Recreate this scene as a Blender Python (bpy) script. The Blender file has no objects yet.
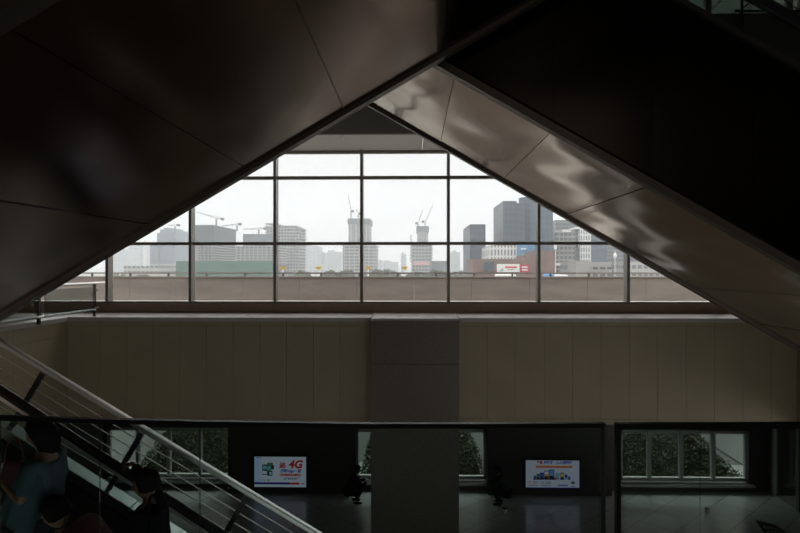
import bpy, bmesh, math, random
from mathutils import Vector, Matrix, noise

# ------------------------------------------------------------------ camera, sky, sun, large lights, exposure
C = bpy.context.scene
COL = C.collection
R = math.radians
F = 622.0                       # focal length in pixels of the 800x533 frame
ZC = 6.45                       # eye height above the lower floor
YAW = R(1.3)
cam_d = bpy.data.cameras.new('camera'); cam = bpy.data.objects.new('camera', cam_d); COL.objects.link(cam)
cam_d.sensor_width = 36.0; cam_d.lens = 36.0 * F / 800.0
cam_d.clip_start = 0.05; cam_d.clip_end = 4000
cam.location = (0, 0, ZC); cam.rotation_euler = (R(90), 0, YAW)
C.camera = cam
C.view_settings.view_transform = 'Standard'; C.view_settings.look = 'None'
C.view_settings.gamma = 1.0; C.view_settings.use_curve_mapping = False
C.view_settings.exposure = 0.0

W = bpy.data.worlds.new('sky'); C.world = W; W.use_nodes = True
wn = W.node_tree; wn.nodes.clear()
wo = wn.nodes.new('ShaderNodeOutputWorld'); wb = wn.nodes.new('ShaderNodeBackground')
wt = wn.nodes.new('ShaderNodeTexCoord'); ws = wn.nodes.new('ShaderNodeSeparateXYZ'); wr = wn.nodes.new('ShaderNodeValToRGB')
wn.links.new(wt.outputs['Generated'], ws.inputs[0]); wn.links.new(ws.outputs['Z'], wr.inputs[0])
wr.color_ramp.elements[0].position = 0.0; wr.color_ramp.elements[0].color = (0.97, 0.935, 0.905, 1)
wr.color_ramp.elements[1].position = 0.22; wr.color_ramp.elements[1].color = (0.96, 0.93, 0.90, 1)
_e = wr.color_ramp.elements.new(0.6); _e.color = (2.50, 2.42, 2.32, 1)     # bright overcast overhead
C.cycles.volume_bounces = 3
wn.links.new(wr.outputs[0], wb.inputs[0]); wn.links.new(wb.outputs[0], wo.inputs[0])
wb.inputs[1].default_value = 1.0

def lamp(name, kind, loc, rot, energy, color=(1, 1, 1), **kw):
    d = bpy.data.lights.new(name, kind); o = bpy.data.objects.new(name, d); COL.objects.link(o)
    o.location = loc; o.rotation_euler = rot; d.energy = energy; d.color = color
    for k, v in kw.items(): setattr(d, k, v)
    return o
# hazy sun high behind the station roof
lamp('sun', 'SUN', (0, -20, 60), (R(-38), R(12), 0), 1.0, (1.0, 0.96, 0.9), angle=R(12))
# added area fill light, standing in for unseen windows behind the balcony
lamp('rear_fill_light', 'AREA', (0.5, -9.6, 10.5), (R(82), 0, 0), 70, (1.0, 0.92, 0.78), shape='RECTANGLE', size=15, size_y=4.5)

# ------------------------------------------------------------------ helpers
CY, SY = math.cos(YAW), math.sin(YAW)
def P(px, py, D):
    """world point seen at pixel (px,py) on the plane y = D"""
    a = (px - 400.0) / F; b = (266.5 - py) / F
    dx, dy = a * CY - SY, a * SY + CY
    s = D / dy
    return Vector((dx * s, D, ZC + b * s))

MATS = {}
def mat(name, col, rough=0.5, metal=0.0, spec=0.5, var=0.0, vscale=3.0, bump=0.0, bscale=8.0, emit=None, estr=1.0, stretch=None):
    if name in MATS: return MATS[name]
    m = bpy.data.materials.new(name); m.use_nodes = True
    nt = m.node_tree; b = nt.nodes['Principled BSDF']
    b.inputs['Base Color'].default_value = (*col, 1); b.inputs['Roughness'].default_value = rough
    b.inputs['Metallic'].default_value = metal; b.inputs['Specular IOR Level'].default_value = spec
    if emit:
        b.inputs['Emission Color'].default_value = (*emit, 1); b.inputs['Emission Strength'].default_value = estr
    if var or bump:
        tc = nt.nodes.new('ShaderNodeTexCoord'); mp = nt.nodes.new('ShaderNodeMapping')
        nt.links.new(tc.outputs['Object'], mp.inputs[0])
        if stretch: mp.inputs['Scale'].default_value = stretch
    if var:
        n = nt.nodes.new('ShaderNodeTexNoise'); n.inputs['Scale'].default_value = vscale; n.inputs['Detail'].default_value = 4
        nt.links.new(mp.outputs[0], n.inputs['Vector'])
        rp = nt.nodes.new('ShaderNodeValToRGB')
        rp.color_ramp.elements[0].position = .3; rp.color_ramp.elements[1].position = .7
        rp.color_ramp.elements[0].color = (*[max(0, c * (1 - var)) for c in col], 1)
        rp.color_ramp.elements[1].color = (*[min(1, c * (1 + var)) for c in col], 1)
        nt.links.new(n.outputs['Fac'], rp.inputs[0]); nt.links.new(rp.outputs[0], b.inputs['Base Color'])
    if bump:
        n2 = nt.nodes.new('ShaderNodeTexNoise'); n2.inputs['Scale'].default_value = bscale; n2.inputs['Detail'].default_value = 2
        nt.links.new(mp.outputs[0], n2.inputs['Vector'])
        bp = nt.nodes.new('ShaderNodeBump'); bp.inputs['Strength'].default_value = bump; bp.inputs['Distance'].default_value = 0.02
        nt.links.new(n2.outputs['Fac'], bp.inputs['Height']); nt.links.new(bp.outputs[0], b.inputs['Normal'])
    MATS[name] = m
    return m

def glass(name, tint, refl=1.0):
    m = bpy.data.materials.new(name); m.use_nodes = True; nt = m.node_tree; nt.nodes.clear()
    o = nt.nodes.new('ShaderNodeOutputMaterial'); mx = nt.nodes.new('ShaderNodeMixShader')
    t = nt.nodes.new('ShaderNodeBsdfTransparent'); g = nt.nodes.new('ShaderNodeBsdfGlossy')
    t.inputs[0].default_value = (*tint, 1); g.inputs['Roughness'].default_value = 0.0
    fr = nt.nodes.new('ShaderNodeFresnel'); fr.inputs[0].default_value = 1.45
    mu = nt.nodes.new('ShaderNodeMath'); mu.operation = 'MULTIPLY'; mu.inputs[1].default_value = refl
    nt.links.new(fr.outputs[0], mu.inputs[0]); nt.links.new(mu.outputs[0], mx.inputs[0])
    nt.links.new(t.outputs[0], mx.inputs[1]); nt.links.new(g.outputs[0], mx.inputs[2]); nt.links.new(mx.outputs[0], o.inputs[0])
    return m

def facade(name, wall, pane, fh, bay, tz=0.45, tx=0.7, rough=0.4):
    """bands of panes on a wall: repeats every fh in height and every bay along x / y"""
    m = bpy.data.materials.new(name); m.use_nodes = True; nt = m.node_tree; b = nt.nodes['Principled BSDF']
    tc = nt.nodes.new('ShaderNodeTexCoord'); sp = nt.nodes.new('ShaderNodeSeparateXYZ'); nt.links.new(tc.outputs['Object'], sp.inputs[0])
    def mth(op, a, bb):
        n = nt.nodes.new('ShaderNodeMath'); n.operation = op
        for k, v in ((0, a), (1, bb)):
            if v is None: continue
            if isinstance(v, (int, float)): n.inputs[k].default_value = v
            else: nt.links.new(v, n.inputs[k])
        return n.outputs[0]
    z = mth('FRACT', mth('DIVIDE', sp.outputs['Z'], fh), None)
    h = mth('FRACT', mth('DIVIDE', mth('ADD', sp.outputs['X'], sp.outputs['Y']), bay), None)
    f = mth('MULTIPLY', mth('LESS_THAN', z, tz), mth('LESS_THAN', h, tx))
    mx = nt.nodes.new('ShaderNodeMix'); mx.data_type = 'RGBA'
    nt.links.new(f, mx.inputs[0]); mx.inputs[6].default_value = (*wall, 1); mx.inputs[7].default_value = (*pane, 1)
    nt.links.new(mx.outputs[2], b.inputs['Base Color']); b.inputs['Roughness'].default_value = rough
    return m

class MB:
    def __init__(s): s.v = []; s.f = []
    def hexa(s, p):
        n = len(s.v); s.v += [tuple(q) for q in p]
        s.f += [(n, n+3, n+2, n+1), (n+4, n+5, n+6, n+7), (n, n+1, n+5, n+4), (n+1, n+2, n+6, n+5), (n+2, n+3, n+7, n+6), (n+3, n, n+4, n+7)]
        return s
    def box(s, x0, x1, y0, y1, z0, z1):
        x0, x1 = sorted((x0, x1)); y0, y1 = sorted((y0, y1)); z0, z1 = sorted((z0, z1))
        return s.hexa([(x0,y0,z0),(x1,y0,z0),(x1,y1,z0),(x0,y1,z0),(x0,y0,z1),(x1,y0,z1),(x1,y1,z1),(x0,y1,z1)])
    def poly(s, pts, d):
        """polygon pts extruded by vector d"""
        n = len(s.v); k = len(pts); d = Vector(d)
        s.v += [tuple(p) for p in pts] + [tuple(Vector(p) + d) for p in pts]
        s.f.append(tuple(range(n, n+k))); s.f.append(tuple(range(n+2*k-1, n+k-1, -1)))
        for i in range(k):
            j = (i+1) % k; s.f.append((n+i, n+k+i, n+k+j, n+j))
        return s
    def tube(s, pts, r, n=10, r2=None):
        pts = [Vector(p) for p in pts]; base = len(s.v); L = len(pts)
        for i, p in enumerate(pts):
            d = (pts[min(i+1, L-1)] - pts[max(i-1, 0)]).normalized()
            u = d.orthogonal().normalized() if abs(d.z) > .95 else d.cross(Vector((0, 0, 1))).normalized()
            w = d.cross(u)
            rr = r if r2 is None else r + (r2 - r) * i / max(1, L-1)
            for k in range(n):
                a = 2*math.pi*k/n; s.v.append(tuple(p + (u*math.cos(a) + w*math.sin(a)) * rr))
        for i in range(L-1):
            for k in range(n):
                a = base+i*n+k; b = base+i*n+(k+1) % n; s.f.append((a, b, b+n, a+n))
        s.f.append(tuple(range(base, base+n))[::-1]); s.f.append(tuple(range(base+(L-1)*n, base+L*n)))
        return s
    def bar(s, a, b, w, h):
        """rectangular bar from a to b, w across y (or x for bars along y), h across the third axis"""
        a, b = Vector(a), Vector(b); d = (b-a).normalized()
        u = Vector((0, 1, 0)) if abs(d.y) < .9 else Vector((1, 0, 0))
        u = (u - d*u.dot(d)).normalized(); q = d.cross(u)
        u *= w/2; q *= h/2
        return s.hexa([a-u-q, a+u-q, a+u+q, a-u+q, b-u-q, b+u-q, b+u+q, b-u+q])
    def lathe(s, prof, c=(0, 0, 0), n=20):
        base = len(s.v)
        for r, z in prof:
            for k in range(n):
                a = 2*math.pi*k/n; s.v.append((c[0]+r*math.cos(a), c[1]+r*math.sin(a), c[2]+z))
        for i in range(len(prof)-1):
            for k in range(n):
                a = base+i*n+k; b = base+i*n+(k+1) % n; s.f.append((a, b, b+n, a+n))
        s.f.append(tuple(range(base, base+n))[::-1]); s.f.append(tuple(range(base+(len(prof)-1)*n, base+len(prof)*n)))
        return s
    def grid(s, fn, nu, nv):
        base = len(s.v)
        for i in range(nu+1):
            for j in range(nv+1): s.v.append(tuple(fn(i/nu, j/nv)))
        for i in range(nu):
            for j in range(nv):
                a = base+i*(nv+1)+j; s.f.append((a, a+1, a+nv+2, a+nv+1))
        return s
    def build(s, name, m, parent=None, smooth=False, bevel=0, loc=None):
        me = bpy.data.meshes.new(name); me.from_pydata(s.v, [], s.f); me.update()
        bm = bmesh.new(); bm.from_mesh(me)
        bmesh.ops.recalc_face_normals(bm, faces=bm.faces); bm.to_mesh(me); bm.free()
        me.materials.append(m)
        if smooth:
            for p in me.polygons: p.use_smooth = True
        o = bpy.data.objects.new(name, me); COL.objects.link(o)
        if bevel:
            b = o.modifiers.new('bevel', 'BEVEL'); b.width = bevel; b.segments = 2; b.limit_method = 'ANGLE'
        if parent:
            o.parent = parent
            if parent.type == 'EMPTY' and not parent.get('local_parts'): o.location = -Vector(parent.location)
        if loc is not None: o.location = loc
        return o

def tag(o, label, cat, group=None, kind=None):
    o['label'] = label; o['category'] = cat
    if group: o['group'] = group
    if kind: o['kind'] = kind
    return o
def thing(name, label, cat, loc=(0, 0, 0), group=None, kind=None):
    o = bpy.data.objects.new(name, None); COL.objects.link(o); o.location = loc; o.empty_display_size = .2
    return tag(o, label, cat, group, kind)
def local_thing(name, label, cat, loc, rotz=0, group=None):
    o = thing(name, label, cat, loc, group); o.rotation_euler = (0, 0, rotz); LOCAL.add(o.name); return o
LOCAL = set()
def part(mb, name, m, parent, **kw):
    o = mb.build(name, m, parent, **kw)
    if parent.name in LOCAL: o.location = (0, 0, 0)
    return o

# ------------------------------------------------------------------ materials
M_beige = mat('beige_panel', (0.37, 0.315, 0.22), .45, var=.05, vscale=1.2)
M_beige_dark = mat('joint_shadow_gap', (0.10, 0.09, 0.075), .8)
M_granite = mat('dark_granite', (0.155, 0.138, 0.117), .35, var=.3, vscale=45)
M_stone = mat('ledge_stone', (0.46, 0.44, 0.43), .35, var=.08, vscale=9)
M_curb = mat('brown_stone_curb', (0.52, 0.40, 0.30), .4, var=.08, vscale=5)
M_mull = mat('window_aluminium', (0.30, 0.285, 0.26), .4, .6)
M_mull_light = mat('window_frame_grey', (0.42, 0.43, 0.41), .45, .3)
M_bulk = mat('bulkhead_panel', (0.22, 0.21, 0.19), .5)
M_soff = mat('soffit_panel', (0.80, 0.79, 0.74), .5)
M_darkwall = mat('dark_wall_panel', (0.030, 0.031, 0.029), .3, var=.1, vscale=2)
M_darkwall2 = mat('dark_pier_stone', (0.05, 0.052, 0.05), .3)
M_ceil = mat('dark_ceiling', (0.06, 0.055, 0.05), .7)
M_steel = mat('stainless_steel', (0.80, 0.77, 0.75), .36, 1.0)
M_steel_dark = mat('dark_steel', (0.055, 0.055, 0.055), .4, .7)
M_rubber = mat('black_rubber', (0.012, 0.012, 0.014), .4)
M_deck = mat('brushed_deck_plate', (0.66, 0.70, 0.69), .28, 1.0)
M_black = mat('black_plastic', (0.008, 0.008, 0.008), .35)

def clad(name, col, rough):
    m = mat(name, col, rough, 1.0)
    b = m.node_tree.nodes['Principled BSDF']; b.inputs['Anisotropic'].default_value = .35
    return m
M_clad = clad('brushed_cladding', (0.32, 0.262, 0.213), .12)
M_clad_dark = clad('shaded_steel_cladding', (0.13, 0.085, 0.055), .17)  # same steel, with its shade and brown reflections put into the colour
M_clad_side = clad('shaded_side_cladding', (0.03, 0.026, 0.022), .2)  # steel too; shade of the faces turned from the window darkens the colour
M_trim = mat('cladding_edge_trim', (0.10, 0.085, 0.072), .4, .8)

M_pane = glass('window_glass', (0.95, 0.95, 0.95), .6)
M_pane_low = glass('lower_window_glass', (0.93, 0.95, 0.94), .5)
M_pane_green = glass('balustrade_glass', (0.74, 0.81, 0.80), .5)
M_pane_clear = glass('clear_guard_glass', (0.86, 0.90, 0.89), .6)
M_pane_top = glass('clerestory_glass', (0.17, 0.185, 0.165), .5)

# tiled, polished lower floor
def floor_mat():
    m = bpy.data.materials.new('polished_floor_tile'); m.use_nodes = True; nt = m.node_tree; b = nt.nodes['Principled BSDF']
    tc = nt.nodes.new('ShaderNodeTexCoord'); mp = nt.nodes.new('ShaderNodeMapping'); br = nt.nodes.new('ShaderNodeTexBrick')
    mp.inputs['Rotation'].default_value = (0, 0, R(45))
    nt.links.new(tc.outputs['Object'], mp.inputs[0]); nt.links.new(mp.outputs[0], br.inputs[0])
    br.offset = 0; br.inputs['Scale'].default_value = 1.0; br.inputs['Mortar Size'].default_value = .006
    br.inputs['Brick Width'].default_value = .9; br.inputs['Row Height'].default_value = .9
    br.inputs['Color1'].default_value = (.68, .72, .71, 1); br.inputs['Color2'].default_value = (.72, .76, .75, 1); br.inputs['Mortar'].default_value = (.12, .12, .12, 1)
    nt.links.new(br.outputs[0], b.inputs['Base Color']); b.inputs['Roughness'].default_value = .24; b.inputs['Specular IOR Level'].default_value = 1.0; b.inputs['Coat Weight'].default_value = .3; b.inputs['Coat Roughness'].default_value = .10
    return m
M_floor = floor_mat()

# ------------------------------------------------------------------ the hall shell
YW = 14.0      # beige wall face
YG = 15.5      # tall window plane
YL = 18.0      # lower wall
ZL = ZC - 1.15 # ledge
XL, XR = P(67, 330, YW).x, P(797, 380, YW).x
ZB = P(400, 423.5, YW).z         # bottom edge of beige wall
ZT = P(400, 151, YG).z           # window head
ZS = P(400, 301, YG).z           # window foot
HT = ZC + 7.6

def struct(mb, name, m, label, cat, **kw): return tag(mb.build(name, m, **kw), label, cat, kind='structure')

struct(MB().box(-12.5, 12.5, 1.2, YL + .3, -.3, 0), 'floor', M_floor, 'polished grey tiled floor of the lower hall', 'floor')
struct(MB().box(-12.5, 12.5, -10, 2.02, ZC - 1.95, ZC - 1.6), 'floor_balcony', M_granite, 'stone balcony floor behind the glass balustrade', 'floor')
struct(MB().box(-12.8, 12.8, -10.2, 13.9, HT, HT + .3), 'ceiling', M_ceil, 'dark ceiling high above the crossing escalators', 'ceiling')
struct(MB().box(-12.8, 12.8, -10.4, -10, -.3, HT), 'wall_behind', M_bulk, 'plain wall behind the balcony', 'wall')

# beige clad wall under the tall window: backing plus panels with open joints
cx0, cx1 = P(371, 400, 13.75).x, P(459, 400, 13.75).x
def clad_wall(name, x0, x1, seams, label):
    t = thing(name, label, 'wall', ((x0+x1)/2, YW, ZB), kind='structure')
    part(MB().box(x0, x1, YW + .03, YG + .2, ZB, ZL - .09), 'wall_core', M_beige_dark, t)
    xs = [x0] + [P(s, 380, YW).x for s in seams] + [x1]
    z1, z2 = P(400, 326, YW).z, P(400, 418.3, YW).z
    mb = MB(); g = .006
    for a, b in zip(xs[:-1], xs[1:]):
        for lo, hi in ((ZB, z2), (z2, z1), (z1, ZL - .09)):
            mb.box(a + g/2, b - g/2, YW, YW + .04, lo + g/2, hi - g/2)
    part(mb, 'wall_panelling', M_beige, t)
clad_wall('wall_far_left', XL, cx0, [73+26.7*k for k in range(1, 12)], 'beige panel clad wall under the window, left of the granite column')
clad_wall('wall_far_right', cx1, XR, [459+28.4*k for k in range(1, 12)], 'beige panel clad wall under the window, right of the granite column')
# left return wall with the walkway on top of it
t = thing('wall_left', 'beige return wall below the walkway on the left', 'wall', (XL, 7, 0), kind='structure')
part(MB().box(-12.8, XL - .03, 1.2, YG + .2, 0, ZL - .09), 'wall_core', M_beige_dark, t)
mb = MB(); ys = [2.0, 4, 6, 8, 10, 12.1, YW]
for a, b in zip(ys[:-1], ys[1:]):
    for lo, hi in ((0, 2.9), (2.9, ZL - .42), (ZL - .42, ZL - .09)): mb.box(XL - .04, XL, a + .004, b - .004, lo + .004, hi - .004)
part(mb, 'wall_panelling', M_beige, t)
struct(MB().box(-12.8, XL + .06, 1.2, YG + .1, ZL - .09, ZL), 'floor_walkway', M_stone, 'grey stone walkway beside the window on the left', 'floor')
struct(MB().box(XL + .06, cx0 - .03, YW - .07, YG + .1, ZL - .09, ZL).box(cx1 + .03, XR, YW - .07, YG + .1, ZL - .09, ZL),
       'trim_ledge', M_stone, 'pale stone ledge running along the foot of the window', 'ledge')
struct(MB().box(XR, 12.8, -10, 14.0, ZB, HT).box(XR, 12.8, 14, YG + .2, ZB, ZT), 'wall_right', M_beige, 'beige wall closing the hall on the right', 'wall')
struct(MB().box(-12.8, -12.5, -10, YL + .3, -.3, HT), 'wall_left_outer', M_beige, 'outer wall of the hall on the left', 'wall')
# granite column
t = thing('column', 'dark granite column standing in the middle of the beige wall', 'column', ((cx0+cx1)/2, 14, 0), kind='structure')
zj = P(415, 364, 13.75).z; zt = P(415, 320.5, 13.75).z
mb = MB(); xm = P(411, 400, 13.75).x
for lo, hi in ((0, zj), (zj, zt)):
    mb.box(cx0, cx1, 13.75, 15.0, lo + .008, hi - .008)
part(mb.box(cx0 + .02, cx1 - .02, 13.775, 14.98, 0.002, zt - .004), 'column_shaft', M_granite, t)
mb = MB(); w3 = (cx1 - cx0) / 3
for k in range(3): mb.box(cx0 + k*w3 + .002, cx0 + (k+1)*w3 - .002, 13.72, YG - .2, zt, ZL + .005)
part(mb, 'column_cap', M_stone, t)
# curb below the glass
struct(MB().box(-12.5, XR, YG - .13, YG + .25, ZL, ZS - .04), 'trim_curb', M_curb, 'brown stone curb under the tall window', 'curb')
struct(MB().box(-12.5, XR, YG - .17, YG + .25, ZS - .04, ZS - .005), 'trim_sill', M_mull, 'thin metal sill at the foot of the tall window', 'sill')
# soffit and bulkhead above the glass
YB = 13.6
mb = MB()
for a, b in zip(range(-14, 13, 2), range(-12, 15, 2)): mb.box(a*.9 + .2 + .006, b*.9 + .2 - .006, YB, YG + .3, ZT, ZT + .1)
struct(mb, 'ceiling_soffit', M_soff, 'pale panelled soffit above the tall window', 'soffit')
cz0, cz1 = P(750, 15, YB).z, P(750, -22, YB).z; cxa = 4.6
mb = MB().box(-12.5, cxa, YB - .1, YB + .2, ZT + .003, HT).box(cxa, XR, YB - .1, YB + .2, ZT + .003, cz0).box(cxa, XR, YB - .1, YB + .2, cz1, HT)
struct(mb, 'wall_bulkhead', M_bulk, 'grey bulkhead wall above the soffit, behind the escalators', 'wall')
# clerestory in the bulkhead, seen in the top right corner
t = thing('window_8', 'dim upper window behind the escalator in the top right corner', 'window', (7, YB, cz0), kind='structure')
part(MB().box(cxa, XR, YB + .05, YB + .06, cz0, cz1), 'pane', M_pane_top, t)
mb = MB()
for px in (640, 709, 790): x = P(px, 5, YB).x; mb.box(x - .05, x + .05, YB - .02, YB + .12, cz0, cz1)
part(mb, 'window_frame', M_mull_light, t)
zr = P(742, 11, YB - .25).z
mb = MB().tube([P(735, 11, YB - .25), P(835, 11, YB - .25)], .028)
x1 = P(742, 10, YB - .25).x
mb.tube([(x1, YB - .25, zr - .35), (x1, YB - .25, zr + .9)], .03)
mb.tube([(x1, YB - .25, zr), (x1, YB + .0, zr)], .02)
mb.tube([P(712, 9, YB - .25), P(735, -12, YB - .25)], .012).tube([P(742, 9, YB - .25), P(760, -6, YB - .25)], .02).tube([P(800, 11, YB - .25), P(770, -10, YB - .25)], .012)
part(mb, 'tension_rod', M_steel_dark, t)

# ------------------------------------------------------------------ tall window: each bay between two mullions
MX = [22, 107, 190.2, 274.8, 361.5, 448.5, 539, 628.3, 718]
mxs = [P(p, 250, YG - .2).x for p in MX]
rows = [P(400, y, YG - .1).z for y in (243.3, 177.2)]
t = thing('window_1', 'tall glazed window wall looking out over the city skyline', 'window', (0, YG, ZS), kind='structure')
for x in mxs:
    part(MB().box(x - .035, x + .035, YG - .22, YG + .05, ZS - .005, ZT), 'mullion', M_mull, t)
for z in rows + [ZT - .03]:
    part(MB().box(mxs[0], XR, YG - .10, YG + .03, z - .04, z + .035), 'transom', M_mull, t)
edges = mxs + [XR]
zz = [ZS] + [rows[0], rows[1], ZT]
for a, b in zip(edges[:-1], edges[1:]):
    for lo, hi in zip(zz[:-1], zz[1:]):
        part(MB().box(a + .03, b - .03, YG + .0, YG + .012, lo, hi), 'pane', M_pane, t)
struct(MB().box(-12.8, mxs[0], YG - .1, YG + .2, ZL, ZT), 'wall_window_side', M_bulk, 'wall strip beside the tall window on the far left', 'wall')

# ------------------------------------------------------------------ lower level: back wall, windows, dark piers
def zrow(y): return P(690, y, YL).z
struct(MB().box(-12.5, 12.8, YG + .2, YL + .3, ZB + .2, ZB + .5), 'ceiling_lower', M_ceil, 'dark ceiling of the lower passage', 'ceiling')
def lower_window(n, xa, xb, mull, label):
    x0, x1 = P(xa, 450, YL).x, P(xb, 450, YL).x
    zb, zh = P(xa, 0, YL).z, 0
    zb = .31; zh = P(690, 430.5, YL).z
    t = thing('window_%d' % n, label, 'window', ((x0+x1)/2, YL, 0), kind='structure')
    part(MB().box(x0, x1, YL - .02, YL + .10, zb, zb + .09).box(x0, x1, YL - .02, YL + .10, zh - .09, zh)
         .box(x0, x0 + .10, YL - .02, YL + .10, zb, zh).box(x1 - .10, x1, YL - .02, YL + .10, zb, zh), 'window_frame', M_mull_light, t)
    for p in mull:
        x = P(p, 450, YL).x; part(MB().box(x - .045, x + .045, YL - .06, YL + .1, zb, zh), 'mullion', M_mull_light, t)
    part(MB().box(x0 - .05, x1 + .12, YL - .16, YL + .02, zb - .14, zb - .07), 'window_sill', M_mull_light, t)
    part(MB().box(x0 + .05, x1 - .05, YL + .02, YL + .03, zb, zh), 'pane', M_pane_low, t)
    return x0, x1, zb, zh
wins = [lower_window(2, 107, 262, (138, 169, 200, 231), 'low window on the left of the lower hall'),
        lower_window(3, 355, 487, (399, 443), 'low window behind the granite column'),
        lower_window(4, 619, 748.5, (649, 681, 713), 'low window of four panes on the right of the lower hall')]
mb = MB(); xs = [-12.5] + [v for w in wins for v in w[:2]] + [12.8]
for k in range(0, len(xs), 2): mb.box(xs[k], xs[k+1], YL, YL + .25, 0, ZB + .2)
for w in wins: mb.box(w[0], w[1], YL, YL + .25, 0, w[2] - .07).box(w[0], w[1], YL, YL + .25, w[3], ZB + .2)
struct(mb, 'wall_back', M_darkwall2, 'dark wall of the lower hall with three low windows', 'wall')
YT = 17.6
def pier(name, a, b, label):
    x0, x1 = P(a, 450, YT).x, P(b, 450, YT).x
    struct(MB().box(x0, x1, YT, YL - .002, 0, ZB + .2), name, M_darkwall, label, 'wall', bevel=.004)
pier('wall_screen_left', 228, 356, 'dark panel wall that carries the left television')
pier('wall_screen_right', 488, 612, 'dark panel wall that carries the right television')
# right corner of the lower hall: side wall with a glazed door frame
xr = P(757, 470, YL).x + .3
struct(MB().box(xr, 12.8, 12.2, 16.55, 0, ZB).box(xr, 12.8, 17.75, YL + .3, 0, ZB).box(xr, 12.8, 16.5, 17.8, 2.35, ZB), 'wall_right_lower', M_darkwall2, 'dark side wall of the lower hall on the right', 'wall')
t = thing('door_1', 'glazed side door in the dark wall at the lower right', 'door', (xr, 17.1, 0), kind='structure')
part(MB().box(xr - .03, xr + .07, 16.55, 16.65, 0, 2.3).box(xr - .03, xr + .07, 17.65, 17.75, 0, 2.3).box(xr - .03, xr + .07, 16.55, 17.75, 2.25, 2.35), 'door_frame', M_mull_light, t)
part(MB().box(xr + .02, xr + .03, 16.65, 17.65, .02, 2.25), 'pane', M_pane_low, t)

# ------------------------------------------------------------------ the sunken court outside the lower windows
M_conc = mat('court_render', (0.56, 0.57, 0.55), .8, var=.05, vscale=2)
M_court = mat('court_paving', (0.5, 0.5, 0.48), .8, var=.1)
M_par = mat('parapet_stone', (0.235, 0.205, 0.185), .7, var=.12, vscale=1.4, stretch=(.4, 1, 2.5))
YC = 20.3
struct(MB().box(-16, 16, YL + .3, YC, -.3, .05), 'ground_court', M_court, 'paved bottom of the narrow light court', 'ground')
t = thing('wall_court', 'pale rendered retaining wall at the back of the light court', 'wall', (0, YC, 0), kind='structure')
part(MB().box(-16, 16, YC, YC + .3, 0.05, 1.6), 'wall_face', M_conc, t)
q = [P(684, 428, YC - .02), P(742, 465, YC - .02)]; dz = Vector((0, 0, .03)); dy = Vector((0, .03, 0))
part(MB().hexa([q[0], q[0] + dy, q[1] + dy, q[1], q[0] + dz, q[0] + dy + dz, q[1] + dy + dz, q[1] + dz]), 'coping_line', M_beige_dark, t)
struct(MB().box(-27, 27, YC + .3, 26.4, 1.3, 1.6), 'ground_terrace', M_court, 'paved terrace between the light court and the parapet', 'ground')
struct(MB().box(-16, 16, YG + .25, YL + .32, ZB + .5, ZL - .2), 'roof', M_court, 'flat roof strip outside the tall window', 'roof')
# parapet with its handrail
YP = 26.0
zp = P(400, 277.6, YP).z
t = thing('wall_parapet', 'taupe stone parapet across the terrace outside the tall window', 'wall', (0, YP, 0), kind='structure')
mb = MB()
for k in range(-11, 11): mb.box(k*2.4 + .004, k*2.4 + 2.396, YP, YP + .3, 1.6, zp)
part(mb, 'parapet_wall', M_par, t)
part(MB().box(-27, 27, YP - .05, YP + .35, zp, zp + .05), 'parapet_coping', M_par, t)
t = thing('parapet_railing', 'thin metal railing standing on the stone parapet outside', 'railing', (0, YP + .15, zp + .05))
part(MB().box(-26, 26, YP + .12, YP + .18, P(400, 274, YP).z, P(400, 272.4, YP).z), 'top_rail', M_mull, t)
M_post = mat('railing_post_grey', (0.12, 0.12, 0.115), .5, .5)
for k in range(-9, 12):
    x = P(397.6 + 38.4*k, 275, YP).x
    part(MB().box(x - .035, x + .035, YP + .11, YP + .19, zp + .05, P(400, 273.4, YP).z), 'post', M_post, t)

# hedges on planted banks
M_leaf = mat('hedge_leaf', (0.046, 0.062, 0.024), .6, var=.5, vscale=2.5)
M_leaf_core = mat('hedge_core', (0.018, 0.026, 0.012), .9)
def hedge(label, bl, br, tl, tr, seed):
    """planted bank rising away from the glass: pixel edges bl..br at its foot, tl..tr at its head"""
    rnd = random.Random(seed); y0, y1 = 18.75, 19.95; H = 1.45
    def edge(p0, p1, v): return P(p0 + (p1-p0)*v, 460, y0 + (y1-y0)*v).x
    t = thing('hedge', label, 'hedge', ((edge(bl, tl, 0) + edge(br, tr, 0))/2, 19.4, .05))
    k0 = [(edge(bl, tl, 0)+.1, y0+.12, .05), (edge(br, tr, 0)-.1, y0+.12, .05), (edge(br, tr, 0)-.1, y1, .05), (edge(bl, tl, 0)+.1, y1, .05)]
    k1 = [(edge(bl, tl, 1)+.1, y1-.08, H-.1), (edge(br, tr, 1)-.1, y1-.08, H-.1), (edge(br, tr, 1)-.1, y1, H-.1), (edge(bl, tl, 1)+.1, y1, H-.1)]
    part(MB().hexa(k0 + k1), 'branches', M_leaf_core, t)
    mb = MB()
    for _ in range(9000):
        u, v = rnd.random(), rnd.random()
        l, r = edge(bl, tl, v), edge(br, tr, v)
        if rnd.random() < .12: u = rnd.choice((0, 1)) + rnd.gauss(0, .01)
        c = Vector((l + (r-l)*u, y0 + (y1-y0)*v, .05 + (H-.05)*v)); n = noise.noise(c*2.2)
        c += Vector((rnd.uniform(-.07, .07), -.10*n + rnd.uniform(-.09, .04), .09*n + rnd.uniform(-.05, .05))); c.z = max(c.z, .08)
        a = Vector((rnd.gauss(0, 1), rnd.gauss(0, 1), rnd.gauss(0, 1))).normalized(); b = a.orthogonal().normalized()
        b = (b + a.cross(b)*rnd.uniform(-1, 1)).normalized(); s = rnd.uniform(.025, .055)
        k = len(mb.v); mb.v += [tuple(c - a*s), tuple(c + b*s*.55), tuple(c + a*s), tuple(c - b*s*.55)]; mb.f.append((k, k+1, k+2, k+3))
    part(mb, 'leaves', M_leaf, t)
hedge('clipped green hedge outside the low window on the left', 134, 330, 176, 300, 1)
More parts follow.
